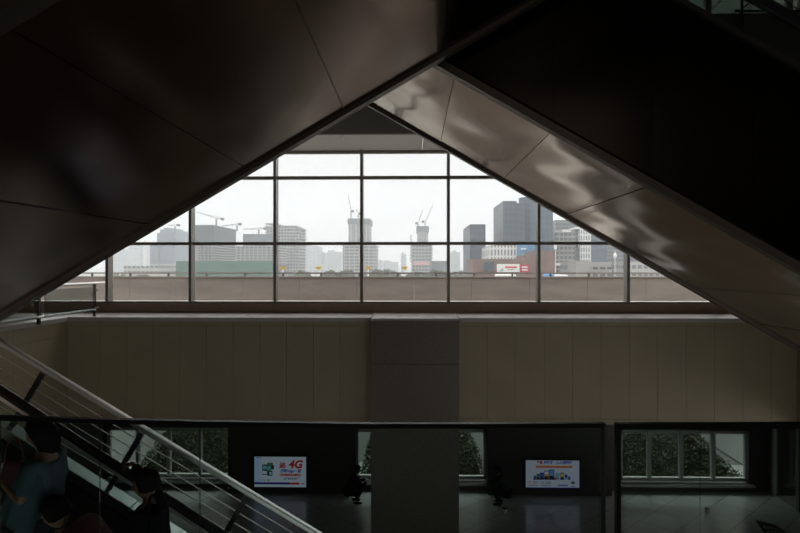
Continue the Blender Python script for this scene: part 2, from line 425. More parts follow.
hedge('clipped green hedge outside the low window behind the column', 362, 486, 376, 464, 2)
hedge('clipped green hedge outside the four pane window on the right', 560, 744, 590, 683, 3)

# ------------------------------------------------------------------ the city beyond the parapet
ZG = -2.0
M_ground = mat('city_ground', (0.22, 0.22, 0.20), .9, var=.2, vscale=.05)
struct(MB().box(-2500, 2500, 26.4, 3500, ZG - .3, ZG), 'ground', M_ground, 'city ground stretching to the horizon beyond the parapet', 'ground')
# haze: thin air-borne scatter standing over the city
hz = bpy.data.materials.new('city_haze'); hz.use_nodes = True; hn = hz.node_tree; hn.nodes.clear()
ho = hn.nodes.new('ShaderNodeOutputMaterial'); hv = hn.nodes.new('ShaderNodeVolumePrincipled')
hv.inputs['Color'].default_value = (.89, .945, .99, 1); hv.inputs['Density'].default_value = 0.00105; hv.inputs['Anisotropy'].default_value = 0.1
hn.links.new(hv.outputs[0], ho.inputs['Volume'])
tag(MB().box(-1800, 1800, 45, 1500, ZG + .01, 160).build('haze', hz), 'pale grey haze hanging over the whole city', 'haze', kind='stuff')

M_glassy = mat('tower_glass', (0.05, 0.075, 0.10), .25)
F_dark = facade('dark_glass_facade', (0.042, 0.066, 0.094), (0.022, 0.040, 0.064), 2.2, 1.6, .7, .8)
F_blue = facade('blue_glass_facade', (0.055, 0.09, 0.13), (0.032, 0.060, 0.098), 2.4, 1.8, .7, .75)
F_grid = facade('grid_office_facade', (0.26, 0.245, 0.23), (0.035, 0.045, 0.055), 1.9, 1.7, .62, .74)
F_grid2 = facade('dark_grid_facade', (0.15, 0.15, 0.155), (0.035, 0.042, 0.055), 1.8, 1.5, .55, .8)
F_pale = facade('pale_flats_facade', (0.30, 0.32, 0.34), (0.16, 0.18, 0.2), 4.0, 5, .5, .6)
F_white = facade('white_slit_facade', (0.70, 0.71, 0.70), (0.10, 0.11, 0.12), 2.5, 1.05, .75, .42)
F_low = facade('low_office_facade', (0.40, 0.39, 0.37), (0.10, 0.11, 0.12), 2.8, 2.2, .5, .7)
M_net = mat('safety_net_grey', (0.045, 0.06, 0.07), .9, var=.15, vscale=.2)
M_slab = mat('raw_concrete_slab', (0.32, 0.31, 0.30), .9)
M_core = mat('raw_concrete_core', (0.16, 0.165, 0.17), .9, var=.15, vscale=.1)
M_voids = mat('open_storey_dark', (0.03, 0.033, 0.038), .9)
M_green = mat('green_hoarding', (0.05, 0.135, 0.10), .8, var=.15, vscale=.15)
M_brick = mat('red_brick', (0.18, 0.115, 0.10), .85, var=.12, vscale=.4)
M_white = mat('white_panel', (0.75, 0.75, 0.74), .6)
M_red = mat('red_panel', (0.42, 0.03, 0.05), .6)
M_yellow = mat('yellow_canopy', (0.75, 0.50, 0.08), .6)
M_crane = mat('crane_steel', (0.09, 0.10, 0.115), .6)

def pbox(mb, x0, x1, y0, y1, Y, depth):
    a, b = P(x0, y1, Y), P(x1, y0, Y)
    return mb.box(a.x, b.x, Y, Y + depth, a.z, b.z)
def tower(label, blocks, name='tower', cat='tower'):
    """blocks: (part name, x0, x1, ytop, ybase or None, distance, depth, material)"""
    b0 = blocks[0]
    t = thing(name, label, cat, (P((b0[1]+b0[2])/2, 270, b0[5]).x, b0[5], ZG))
    for n, x0, x1, yt, yb, Y, d, m in blocks:
        a, b = P(x0, yt, Y), P(x1, yt, Y)
        part(MB().box(a.x, b.x, Y, Y + d, ZG if yb is None else P(x0, yb, Y).z, a.z), n, m, t)
    return t
def shell(t, x0, x1, yt, yb, Y, depth, n, ncol, name='floor_slab'):
    """open storeys of a building site: slabs and columns"""
    for k in range(n + 1):
        y = yt + (yb - yt) * k / n
        mb = MB(); a, b = P(x0, y, Y), P(x1, y, Y); th = .30 * (yb - yt) / n / F * Y
        part(mb.box(a.x, b.x, Y, Y + depth, a.z - th, a.z), name, M_slab, t)
    zb, zt = P(x0, yb, Y).z, P(x0, yt, Y).z
    for k in range(ncol):
        x = P(x0 + (x1 - x0) * (k + .5) / ncol, 250, Y).x; w = .35 / F * Y
        part(MB().box(x - w, x + w, Y + .6, Y + 1.6, zb, zt), 'site_column', M_slab, t)

# left side, hazy
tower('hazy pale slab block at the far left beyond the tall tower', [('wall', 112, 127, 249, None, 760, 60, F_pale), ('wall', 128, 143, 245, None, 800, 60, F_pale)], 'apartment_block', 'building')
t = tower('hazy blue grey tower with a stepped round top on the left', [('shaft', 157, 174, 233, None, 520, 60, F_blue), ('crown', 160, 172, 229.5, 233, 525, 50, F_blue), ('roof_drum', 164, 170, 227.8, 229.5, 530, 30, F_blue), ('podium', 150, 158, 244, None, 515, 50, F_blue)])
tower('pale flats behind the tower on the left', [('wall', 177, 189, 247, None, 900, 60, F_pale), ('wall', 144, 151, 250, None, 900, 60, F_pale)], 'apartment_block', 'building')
tower('low white office row below the left tower', [('wall', 124, 158, 266, None, 300, 20, F_low), ('wall', 150, 176, 264, None, 320, 20, F_low)], 'low_office_building', 'building')
# site wrapped in grey net, with open storeys
t = tower('wide building site with a grey netted top above open storeys', [('safety_net', 194, 213.5, 225, 243, 330, 42, M_net), ('open_core', 196, 214, 243, None, 332, 40, M_voids)], 'construction_site', 'building')
shell(t, 195, 213, 243.5, 262, 329, 43, 7, 5)
t = tower('long low building site with open storeys behind the netted one', [('open_core', 226, 276, 246, None, 420, 40, M_voids)], 'construction_site', 'building')
shell(t, 225, 277, 246, 262, 417, 40, 6, 12)
t = tower('square netted building site under the third crane', [('safety_net', 243, 266, 234, 246, 440, 40, M_net), ('open_core', 244, 265, 246, None, 441, 39, M_voids)], 'construction_site', 'building')
t = tower('scaffolded high rise with a rounded shoulder, left of the second mullion', [('open_core', 266, 296, 226, None, 460, 40, M_voids)], 'construction_site', 'building')
shell(t, 265, 276, 223, 272, 458, 30, 16, 4)
shell(t, 276, 300, 228, 272, 456, 30, 14, 8)
shell(t, 280, 296, 225.5, 228, 459, 30, 1, 6)
# hoarding
tag(MB().box(P(176, 261, 240).x, P(273, 261, 240).x, 240, 242, ZG, P(176, 261, 240).z).build('hoarding', M_green), 'long green hoarding in front of the building sites', 'hoarding')
# pale blocks in the middle
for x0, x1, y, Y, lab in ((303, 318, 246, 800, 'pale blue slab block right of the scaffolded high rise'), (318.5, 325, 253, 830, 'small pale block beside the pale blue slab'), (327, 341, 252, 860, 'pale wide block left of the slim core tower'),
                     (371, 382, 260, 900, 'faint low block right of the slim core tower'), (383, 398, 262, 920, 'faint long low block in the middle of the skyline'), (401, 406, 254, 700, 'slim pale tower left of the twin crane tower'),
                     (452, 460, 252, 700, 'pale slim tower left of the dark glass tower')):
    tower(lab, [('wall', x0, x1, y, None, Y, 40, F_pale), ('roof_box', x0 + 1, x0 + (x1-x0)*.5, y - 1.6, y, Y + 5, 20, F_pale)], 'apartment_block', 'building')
# core towers under construction
def core_tower(label, c0, c1, ytop, b0, b1, ybase, Y, band):
    t = tower(label, [('core', c0, c1, ytop + 5, None, Y, 30, M_core), ('climbing_formwork', c0 - 1, c1 + 1, ytop, ytop + 5.5, Y - 2, 34, M_net), ('lower_storeys', b0 + 1, b1 - 1, ybase + 1, None, Y - 3, 40, M_voids)], 'construction_tower', 'tower')
    shell(t, b0, b1, ybase, 271, Y - 6, 42, 8, 7)
    for k in range(4):
        x = P(c0 + (c1 - c0)*(k + .5)/4, 240, Y).x; part(MB().box(x - .6, x + .6, Y - 1, Y, P(0, ybase, Y).z, P(0, ytop + 5, Y).z), 'formwork_rib', M_slab, t)
    if band: part(pbox(MB(), b0 + 3, b1 - 3, 262, 265, Y - 7, .5), 'pink_banner', mat('pink_banner', (.6, .22, .25), .8), t)
    return t
core_tower('slim concrete core tower rising behind the window mullion', 348.5, 369, 218.5, 342, 376, 245, 520, False)
core_tower('concrete core tower with two luffing cranes in the middle of the window', 417.5, 428, 226, 410.5, 433, 244, 480, True)
tower('low grey netted block right of the twin crane tower', [('wall', 431, 447, 261, None, 420, 40, M_net)], 'construction_block', 'building')
# right side
tower('dark square glass tower standing alone right of centre', [('shaft', 470, 485.5, 225, None, 225, 31, F_dark), ('parapet', 470, 485.5, 224.3, 225, 225, 31, M_net)])
tower('tallest dark glass tower, cut by the mullion', [('shaft', 503, 516.5, 201, None, 225, 27, F_dark), ('shaft', 516.5, 525, 203, None, 230, 27, F_dark)])
t = tower('blue glass tower with a rounded corner behind the mullion', [('shaft', 529, 553, 197, None, 235, 40, F_blue)])
a, b = P(529, 197, 235), P(529, 270, 235); part(MB().lathe([(5, 0), (5, a.z - ZG)], (a.x + 1.8, 239, ZG), 20), 'round_corner', F_blue, t)
t = tower('long white building with dark vertical slits below the glass towers', [('wall', 490, 517, 245.5, 262, 200, 26, F_white), ('base', 490, 534, 262, None, 201, 26, M_voids)], 'slit_front_building', 'building')
t = tower('low red brick building with a raised block on its right', [('wall', 473, 556, 259, None, 165, 18, M_brick), ('raised_block', 526, 536, 255, 260, 167, 16, M_brick), ('raised_block', 536, 556, 251, 260, 167, 16, M_brick), ('window_band', 484, 494, 262, 271, 164.5, .6, M_glassy)], 'brick_building', 'building')
def board(name, label, x0, x1, y0, y1, Y, m, bars):
    t = thing(name, label, 'billboard', (P((x0+x1)/2, y1, Y).x, Y, P(0, y1, Y).z))
    part(pbox(MB(), x0, x1, y0, y1, Y, .3), 'panel', m, t)
    mb = MB(); zt2 = P(0, (y0+y1)/2, Y).z
    for a, b in ((x0 + 1, x0 + 1.8), (x1 - 1.8, x1 - 1)): mb.box(P(a, y0, Y).x, P(b, y0, Y).x, Y + .3, Y + .6, ZG, zt2)
    part(mb, 'support_legs', M_crane, t)
    for n, a, b, c, d, mm in bars: part(pbox(MB(), a, b, c, d, Y - .08, .06), n, mm, t)
M_redtext = mat('red_lettering', (.55, .04, .06), .6)
M_grey = mat('grey_print', (.3, .38, .45), .6)
board('billboard', 'white billboard with red lettering before the brick building', 497, 519.5, 264, 272, 150, M_white, [('lettering', 505, 517, 266.4, 268, M_redtext), ('lettering', 507, 514, 269.2, 270, M_grey)] + [('printed_tower', 499.5 + k, 500.3 + k, 270 - k*.6, 271.5, M_grey) for k in range(4)])
board('billboard', 'small red billboard with white lettering beside the white one', 520.5, 529, 264.8, 272.4, 150, M_red, [('lettering', 522, 527.6, 266.4, 267.8, M_white), ('lettering', 522, 527.6, 269.2, 270.6, M_white)])
M_mural = mat('mural_blue', (0.08, 0.20, 0.36), .6, var=.5, vscale=.25)
M_mural2 = mat('mural_green', (0.16, 0.30, 0.15), .6, var=.3, vscale=.5)
board('billboard', 'large blue landscape billboard on the end of the white slit building', 516.8, 535, 245, 258, 196, M_mural, [('printed_hill', 519, 530, 254, 257.5, M_mural2), ('printed_cloud', 521, 526, 248, 249.5, M_white)])
t = tower('grey office tower with a tight window grid on the right', [('shaft', 556, 580, 220, None, 285, 40, F_grid2), ('front_block', 555.5, 575, 232, None, 255, 26, F_grid), ('roof_canopy', 562, 571, 229.5, 232, 256, 12, M_white)], 'office_tower', 'tower')
part(pbox(MB(), 556.5, 571, 263, 265.5, 253, 1.5), 'shop_canopy', M_white, t)
t = tower('pale office slab with a dark glazed wing on the right', [('shaft', 580, 591, 230, None, 262, 30, F_white), ('glazed_wing', 591, 607, 233, None, 268, 30, F_blue), ('dark_wing', 574.5, 580, 229, None, 266, 28, F_grid2), ('roof_canopy', 575, 581, 227, 229, 265, 10, M_white)], 'office_tower', 'tower')
tower('banded glass office block at the right end of the skyline', [('shaft', 608, 650, 240, None, 290, 40, F_grid2), ('wing', 630, 690, 262, None, 240, 20, F_low)], 'office_tower', 'tower')
tower('low stone shopping podium before the right office towers', [('wall', 576, 612, 262, None, 190, 20, F_low), ('wall', 576, 590, 260.5, None, 188, 10, M_slab), ('cornice', 590, 611, 262, 267, 188.5, 10, M_slab)], 'shopping_podium', 'building')

# cranes
def lattice(mb, a, b, w, n):
    a, b = Vector(a), Vector(b)
    u = Vector((0, 1, 0))*w; q = (b-a).normalized().cross(Vector((0, 1, 0)))*w
    r = w*.32
    for s, tt in ((1, 1), (1, -1), (-1, -1), (-1, 1)): mb.tube([a + u*s + q*tt, b + u*s + q*tt], r, 4)
    for k in range(n):
        p0, p1 = a.lerp(b, k/n), a.lerp(b, (k+1)/n); sg = 1 if k % 2 else -1
        mb.tube([p0 + q*sg - u, p1 - q*sg - u], r*.8, 4); mb.tube([p0 + q*sg + u, p1 - q*sg + u], r*.8, 4)
    return mb
def crane(label, mx, y0, y1, tail, tip, Y, lat=.4):
    t = thing('tower_crane', label, 'crane', P(mx, y1, Y), 'tower cranes over the building sites')
    s = Y/450*lat
    part(lattice(MB(), P(mx, y1, Y), P(mx, y0, Y), s, 8), 'mast', M_crane, t)
    part(lattice(MB(), P(mx, y0, Y), P(*tip, Y), s*.6, 14), 'jib', M_crane, t)
    part(lattice(MB(), P(mx, y0, Y), P(*tail, Y), s*.6, 4), 'counter_jib', M_crane, t)
    c = P(*tail, Y); k = s*2.4; part(MB().box(c.x - k, c.x + k, Y - k, Y + k, c.z - k, c.z + k*.7), 'counterweight', M_net, t)
    c = P(mx, y0, Y); k = s*2; part(MB().box(c.x - k, c.x + k, Y - k, Y + k, c.z - k*.6, c.z + k*1.2), 'cab', M_white, t)
    ap = P(mx + .3, y0 - 1.6, Y); mb = MB().tube([c, ap], s*.4, 5); mb.tube([ap, P(*tip, Y).lerp(c, .35)], s*.2, 4); mb.tube([ap, P(*tail, Y)], s*.2, 4)
    part(mb, 'tie_rod', M_crane, t)
crane('tower crane with a level jib beside the hazy left tower', 175, 225.5, 266.5 + (ZC - ZG)*F/500, (178.5, 225), (168, 225), 500)
crane('tower crane with a jib rising left above the netted site', 216.3, 218, 226, (222.5, 219), (197, 212), 340)
crane('tower crane standing at the right corner of the netted site', 237, 224.5, 231, (240, 224), (222, 226), 350)
crane('tower crane above the square netted site, jib pointing left', 258.8, 229, 236, (265, 228.5), (243, 229), 445)
crane('luffing crane with a steep jib on the slim core tower', 351, 210.5, 219, (352.5, 211), (348, 194), 522)
crane('small crane half hidden by the mullion on the slim core tower', 358.5, 213.5, 219, (360, 213.5), (356, 210), 524)
crane('left crane of the pair on the middle core tower', 418, 223.5, 227, (416.5, 223), (422.5, 210), 482)
crane('right crane of the pair on the middle core tower', 425, 222.5, 227, (423, 221.5), (433, 205), 484)
t = thing('hoist_mast', 'thin hoist mast at the left side of the middle core tower', 'mast', P(411, 262, 474))
part(lattice(MB(), P(411, 262, 474), P(411, 235, 474), .5, 10), 'mast', M_crane, t)
t = thing('lattice_mast', 'pale lattice mast in front of the hazy left blocks', 'mast', (P(144.5, 270, 400).x, 400, ZG))
part(lattice(MB(), (P(144.5, 270, 400).x, 400, ZG), P(144.5, 240, 400), .7, 14), 'mast', M_white, t)

# trees along the street
M_tree = mat('street_tree_leaf', (0.055, 0.085, 0.03), .9, var=.35, vscale=1.2)
M_bark = mat('bark', (0.08, 0.06, 0.045), .9)
rnd = random.Random(5)
TREES = [(118, 272, 'at the far left end'), (141, 273, 'below the pale lattice mast'), (183, 273, 'beside the green hoarding'), (278, 272.5, 'at the right end of the green hoarding'), (303, 269.5, 'left of the small pale blocks'), (331, 268.5, 'left of the slim core tower'), (346, 268, 'at the foot of the slim core tower'),
         (378, 267.6, 'below the faint middle skyline'), (391, 268.2, 'left of the fourth yellow canopy'), (418, 269, 'at the foot of the middle core tower'), (437, 268.6, 'right of the middle core tower'), (458, 269.5, 'below the pale slim tower'), (480, 271, 'at the left end of the brick building'), (541, 272.5, 'before the right end of the brick building')]
for i, (px, py, lab) in enumerate(TREES):
    Y = 230 + rnd.random()*60; top = P(px, py, Y); r = rnd.uniform(2.8, 4.0)
    t = thing('tree', 'small green street tree ' + lab, 'tree', (top.x, Y, ZG), 'street trees beyond the parapet')
    part(MB().tube([(top.x, Y, ZG), (top.x + .1, Y, top.z - r)], .3, 8, .2), 'trunk', M_bark, t)
    mb = MB()
    for _ in range(650):
        d = Vector((rnd.gauss(0, 1), rnd.gauss(0, 1), rnd.gauss(0, 1))).normalized(); rr = r*(.72 + .35*noise.noise(d*2 + Vector((i*3, 0, 0))))
        c = Vector((top.x, Y, top.z - r)) + Vector((d.x*rr*1.6, d.y*rr, d.z*rr))*rnd.uniform(.75, 1)
        a = Vector((rnd.gauss(0, 1), rnd.gauss(0, 1), rnd.gauss(0, 1))).normalized()*.6; b = a.orthogonal().normalized()*.4
        k = len(mb.v); mb.v += [tuple(c-a), tuple(c+b), tuple(c+a), tuple(c-b)]; mb.f.append((k, k+1, k+2, k+3))
    part(mb, 'crown', M_tree, t)
# yellow canopies on white posts
for px, lab in ((283, 'leftmost, beside the second mullion'), (318.5, 'left of the slim core tower'), (368, 'just right of the middle left mullion'), (404.5, 'left of the middle core tower')):
    Y = 90; p = P(px, 266.6, Y)
    t = thing('yellow_canopy', 'small yellow square canopy on a white post, ' + lab, 'canopy', (p.x, Y, ZG), 'yellow canopies by the street')
    part(MB().tube([(p.x, Y, ZG), (p.x, Y, p.z)], .13, 8), 'post', M_white, t)
    part(MB().hexa([(p.x-.25, Y-.25, p.z-.38), (p.x+.25, Y-.25, p.z-.38), (p.x+.25, Y+.25, p.z-.38), (p.x-.25, Y+.25, p.z-.38), (p.x-.48, Y-.48, p.z), (p.x+.48, Y-.48, p.z), (p.x+.48, Y+.48, p.z), (p.x-.48, Y+.48, p.z)]), 'canopy_top', M_yellow, t)
# tall street lamps
def street_pole(label, px, yt, Y, head):
    a = P(px, yt, Y); s = Y/622
    t = thing('street_lamp', label, 'street lamp', (a.x, Y, ZG))
    part(MB().tube([(a.x, Y, ZG), (a.x, Y, a.z)], .5*s, 8, .3*s), 'pole', M_white, t)
    if head: part(MB().lathe([(.4*s, 0), (1.5*s, .8*s), (1.8*s, 3*s), (.9*s, 4.2*s), (.3*s, 6*s)], (a.x, Y, a.z - 7*s), 12), 'lamp_head', M_white, t)
    else: part(MB().box(a.x - 1.1*s, a.x + 1.1*s, Y - .3, Y + .3, a.z - 6*s, a.z), 'banner_panel', M_white, t)
street_pole('white ornamental lamp column at the right, below the truss edge', 615, 251, 120, True)
street_pole('white pole with a banner panel before the grey office tower', 555.5, 243, 120, False)
# traffic that peeps over the parapet
def vehicle(name, label, cat, x0, x1, yt, Y, m):
    a, b = P(x0, yt, Y), P(x1, yt, Y); L = b.x - a.x; h = a.z - ZG
    t = thing(name, label, cat, ((a.x+b.x)/2, Y, ZG))
    part(MB().poly([(a.x, Y, ZG+.4), (b.x, Y, ZG+.4), (b.x, Y, ZG+h*.6), (b.x-.06*L, Y, ZG+h*.96), (b.x-.1*L, Y, ZG+h), (a.x+.03*L, Y, ZG+h), (a.x, Y, ZG+h*.95)], (0, 2.4, 0)), 'body', m, t, bevel=.08)
    part(MB().box(a.x+.05*L, b.x-.08*L, Y-.02, Y+.02, ZG+h*.55, ZG+h*.82), 'window_band', M_glassy, t)
    for fx in (.2, .8):
        x = a.x + fx*L; part(MB().tube([(x, Y-.03, ZG+.5), (x, Y+.3, ZG+.5)], .5, 16), 'wheel', M_rubber, t)
vehicle('bus', 'white bus driving behind the parapet before the billboards', 'bus', 497, 518, 274.4, 70, M_white)
vehicle('delivery_truck', 'blue truck behind the parapet, right of the mullion', 'truck', 547, 555, 274.2, 70, mat('truck_blue', (.10, .28, .62), .5))
vehicle('coach', 'pale coach behind the parapet under the office tower', 'bus', 558, 569, 274.8, 72, M_white)

# ------------------------------------------------------------------ the two great escalators that cross overhead
def line_fit(pa, pb, Y):
    a, b = P(*pa, Y), P(*pb, Y); m = (b.z - a.z)/(b.x - a.x); return m, a.z - m*a.x
def warped(S, t0, t1, y0, y1, seed, amp, tilt):
    off = Vector((seed*7.3, seed*3.1, 0))
    def f(u, v):
        x = t0 + (t1-t0)*u; y = y0 + (y1-y0)*v
        e = min(u, 1-u, v, 1-v); k = min(1, e*6)
        d = amp*k*(noise.noise(Vector((x*.7 + y*.35, y*.62, 0)) + off)*1.0 + .35*noise.noise(Vector((x*1.7, y*.9, 4)) + off)) + tilt*(u-.5)*.01
        return S(x, y, -d)
    return f
def great_escalator(label, m, c, yn, yf, xa, xb, step, x_first, side_h, mats, seed, amp):
    S = lambda x, y, v: Vector((x, y, c + m*x + v))
    t = thing('escalator', label, 'escalator', ((xa+xb)/2, (yn+yf)/2, c + m*(xa+xb)/2))
    und, side = mats
    # truss body above the cladding
    b = [S(xa, yn+.06, .03), S(xb, yn+.06, .03), S(xb, yf-.06, .03), S(xa, yf-.06, .03)]
    part(MB().hexa(b + [p + Vector((0, 0, side_h - .1)) for p in b]), 'truss', M_steel_dark, t)
    # underside panels with open joints
    x = x_first
    while x > xa: x -= step
    k = 0
    while x < xb - .05:
        t0, t1 = max(x, xa), min(x + step, xb)
        if t1 - t0 > .1:
            fn = warped(S, t0 + .004, t1 - .004, yn + .10, yf - .10, seed + k, amp, (k % 3 - 1)*1.0)
            part(MB().grid(fn, 22, 30), 'underside_panel', und, t, smooth=True)
            fs = lambda u, v, t0=t0, t1=t1: S(t0 + .002 + (t1-t0-.004)*u, yn - .004*math.sin(3.1*u + k), .10 + (side_h-.2)*v)
            part(MB().grid(fs, 12, 8), 'side_panel', side, t, smooth=True)
        x += step; k += 1
    # edge trims
    for y in (yn + .02, yf - .02):
        part(MB().bar(S(xa, y, 0.0), S(xb, y, 0.0), .15, .09), 'edge_trim', M_trim, t)
    part(MB().bar(S(xa, yn, side_h - .05), S(xb, yn, side_h - .05), .10, .06), 'deck_edge', M_steel_dark, t)
    return S, t

YF1 = 7.0
m1, c1 = line_fit((0, 321), (400, 85.5), YF1); c1 += .06
def near_y(px, py, m, c, lo, hi):
    # y at which the ray through the pixel meets the sloping underside
    d = P(px, py, 1.0) - Vector((0, 0, ZC)); s = (c - ZC)/(d.z - m*d.x); return d.y*s
yn1 = near_y(0, 8, m1, c1, 1, 7)
st = P(347, 110, YF1).x - P(245.5, 170, YF1).x
S1, E1 = great_escalator('dark steel clad escalator underside sweeping down to the left across the window', m1, c1, yn1, YF1, -5.1, 4.6, 1.09, P(347, 112, YF1).x - .02, 1.6, (M_clad_dark, M_clad_side), 11, .016)
YF2 = 11.6
m2, c2 = line_fit((368, 106), (708, 300), YF2); c2 += .05
yn2 = near_y(438, 63, m2, c2, 7, 12)
def s2(px, py): return near_y(px, py, m2, c2, 0, 0)
side2 = None
pa = P(740, 31, yn2); side_h2 = pa.z - (c2 + m2*pa.x)
xa2 = -4.6
xs2 = P(440, 140, YF2 - .6).x
S2, E2 = great_escalator('steel clad escalator sweeping down to the right behind the darker one', m2, c2, yn2, YF2, xa2, XR - .05, P(502, 172, YF2).x - P(440, 140, YF2).x, P(502, 172, YF2).x, side_h2, (M_clad, M_clad_side), 3, .03)
# glass balustrade and black handrail on the near side of the right escalator
hh = None
pb = P(778, 11, yn2 + .15); vh = pb.z - (c2 + m2*pb.x)
a, b = S2(xa2, yn2 + .15, side_h2 - .05), S2(XR - .06, yn2 + .15, side_h2 - .05); up = Vector((0, 0, vh - side_h2))
part(MB().hexa([a, b, b + Vector((0, .012, 0)), a + Vector((0, .012, 0)), a + up, b + up, b + up + Vector((0, .012, 0)), a + up + Vector((0, .012, 0))]), 'balustrade_pane', M_pane_green, E2)
part(MB().bar(S2(xa2, yn2 + .15, vh), S2(XR - .06, yn2 + .15, vh), .09, .11), 'handrail', M_rubber, E2)

# ------------------------------------------------------------------ lower left: escalator with riders, guard rail
YH = 5.9
mh, ch = line_fit((0, 390), (190, 514), YH)          # black handrail
md, cd = line_fit((0, 425.5), (127, 506), 6.02)      # outer deck
YR = 6.13
mg, cg = line_fit((0, 342), (200, 463), YR)        # bright guard rail
xA, xB = -4.62, 1.2
LE = thing('escalator', 'escalator with black handrail carrying riders at the lower left', 'escalator', (-2, 5.2, ZC - 3.5))
H = lambda x, y=YH, v=0: Vector((x, y, ch + mh*x + v))
D_ = lambda x, y, v=0: Vector((x, y, cd + md*x + v))
part(MB().tube([H(xA), H(xB)], .045, 12), 'handrail', M_rubber, LE)
part(MB().bar(H(xA, YH, -.06), H(xB, YH, -.06), .05, .035), 'handrail_track', M_steel, LE)
a, b = D_(xA, YH - .006, -.3), D_(xB, YH - .006, -.3); q = Vector((0, .012, 0))
part(MB().hexa([a, b, b + q, a + q, H(xA, YH - .006, -.05), H(xB, YH - .006, -.05), H(xB, YH + .006, -.05), H(xA, YH + .006, -.05)]), 'balustrade_pane', M_pane_clear, LE)
mb = MB(); x = xA; L = 0.92
while x < xB:
    x2 = min(x + L, xB); mb.hexa([D_(x+.004, 6.02, -.12), D_(x2-.004, 6.02, -.12), D_(x2-.004, 6.20, -.12), D_(x+.004, 6.20, -.12), D_(x+.004, 6.02), D_(x2-.004, 6.02), D_(x2-.004, 6.20), D_(x+.004, 6.20)]); x = x2
part(mb, 'outer_deck', M_deck, LE, bevel=.006)
part(MB().hexa([D_(xA, 6.03, -1.5), D_(xB, 6.03, -1.5), D_(xB, 6.18, -1.5), D_(xA, 6.18, -1.5), D_(xA, 6.03, -.125), D_(xB, 6.03, -.125), D_(xB, 6.18, -.125), D_(xA, 6.18, -.125)]), 'truss_cladding', M_steel_dark, LE)
part(MB().hexa([D_(xA, 5.62, -1.2), D_(xB, 5.62, -1.2), D_(xB, 6.0, -1.2), D_(xA, 6.0, -1.2), D_(xA, 5.62, -.42), D_(xB, 5.62, -.42), D_(xB, 6.0, -.13), D_(xA, 6.0, -.13)]), 'skirt', M_steel_dark, LE)
TR = .40; RI = TR*abs(mh)
def tread(x):
    """height of the tread at x (the steps are TR long)"""
    k = math.floor((x - xA)/TR); xm = xA + (k + .5)*TR; return ch + mh*xm - 1.02
mb_nosing = None
x = xA
while x < xB - TR:
    z = tread(x + .1)
    part(MB().box(x, x + TR, 4.55, 5.6, z - .05, z).box(x + .0, x + .02, 4.55, 5.6, z - RI - .02, z - .05) if False else MB().box(x, x + TR - .003, 4.55, 5.6, z - RI - .03, z), 'step', M_steel_dark, LE)
    x += TR
part(MB().tube([H(xA, 4.3, .02), H(xB, 4.3, .02)], .05, 12), 'handrail', M_rubber, LE)
part(MB().hexa([D_(xA, 4.22, -1.2), D_(xB, 4.22, -1.2), D_(xB, 4.5, -1.2), D_(xA, 4.5, -1.2), D_(xA, 4.22, -.42), D_(xB, 4.22, -.42), D_(xB, 4.5, -.42), D_(xA, 4.5, -.42)]), 'skirt', M_steel_dark, LE)
a, b = D_(xA, 4.294, -.45), D_(xB, 4.294, -.45)
part(MB().hexa([a, b, b + q, a + q, H(xA, 4.294, -.02), H(xB, 4.294, -.02), H(xB, 4.306, -.02), H(xA, 4.306, -.02)]), 'balustrade_pane', M_pane_clear, LE)
# guard rail with cables, standing on the cladding behind the escalator
G = lambda x, v=0, y=YR: Vector((x, y, cg + mg*x + v))
GR = thing('guard_railing', 'steel guard rail with thin cables on slanted dark posts at the lower left', 'railing', (-2, YR, ZC - 2.2))
part(MB().bar(G(xA), G(xB), .07, .052), 'top_rail', M_steel, GR, bevel=.01)
nrm = Vector((-mg, 0, 1)).normalized()      # perpendicular to the rail
def base_pt(top):  # down the perpendicular until the deck
    p = Vector(top)
    for _ in range(400):
        if p.z <= cd + md*p.x: break
        p = p - nrm*.005
    return p
for px in (-57, 43, 142, 247, 352):
    top = P(px, 342 + .605*px + 5, YR); bt = base_pt(top)
    part(MB().bar(top, bt, .035, .05), 'post', M_steel_dark, GR)
for k in range(5):
    v = -.14 - .125*k
    part(MB().tube([G(xA, v), G(xB, v)], .0055, 6), 'cable', M_steel, GR)

# ------------------------------------------------------------------ railing on the left walkway
def walkway_rail():
    zt_, zb_ = P(94.5, 283.2, 14.3).z, P(92, 309.6, 14.3).z
    xw = P(94.5, 290, 14.3).x
    t = thing('glass_railing', 'glass railing with steel handrail on the walkway left of the window', 'railing', (xw, 9, ZL))
    part(MB().tube([(xw, 4.0, zt_), (xw, 14.75, zt_)], .03, 12), 'handrail', M_steel, t)
    part(MB().tube([(xw, 4.0, zb_), (xw, 14.3, zb_)], .028, 10), 'bottom_rail', M_steel, t)
    for y in (14.3, 12.15, 10.0, 7.85, 5.7):
        part(MB().box(xw - .02, xw + .02, y - .04, y + .04, ZL, zt_ - .02), 'post', M_steel_dark, t)
        mb = MB()
        for z in (zt_ - .16, zb_ + .05): mb.tube([(xw, y, z), (xw + .09, y, z)], .018, 8)
        part(mb, 'glass_clamp', M_steel, t)
    for y0, y1 in ((12.25, 14.2), (10.1, 12.05), (7.95, 9.9), (5.8, 7.75)):
        part(MB().box(xw + .05, xw + .062, y0, y1, zb_ - .03, zt_ - .08), 'pane', M_pane_clear, t)
walkway_rail()

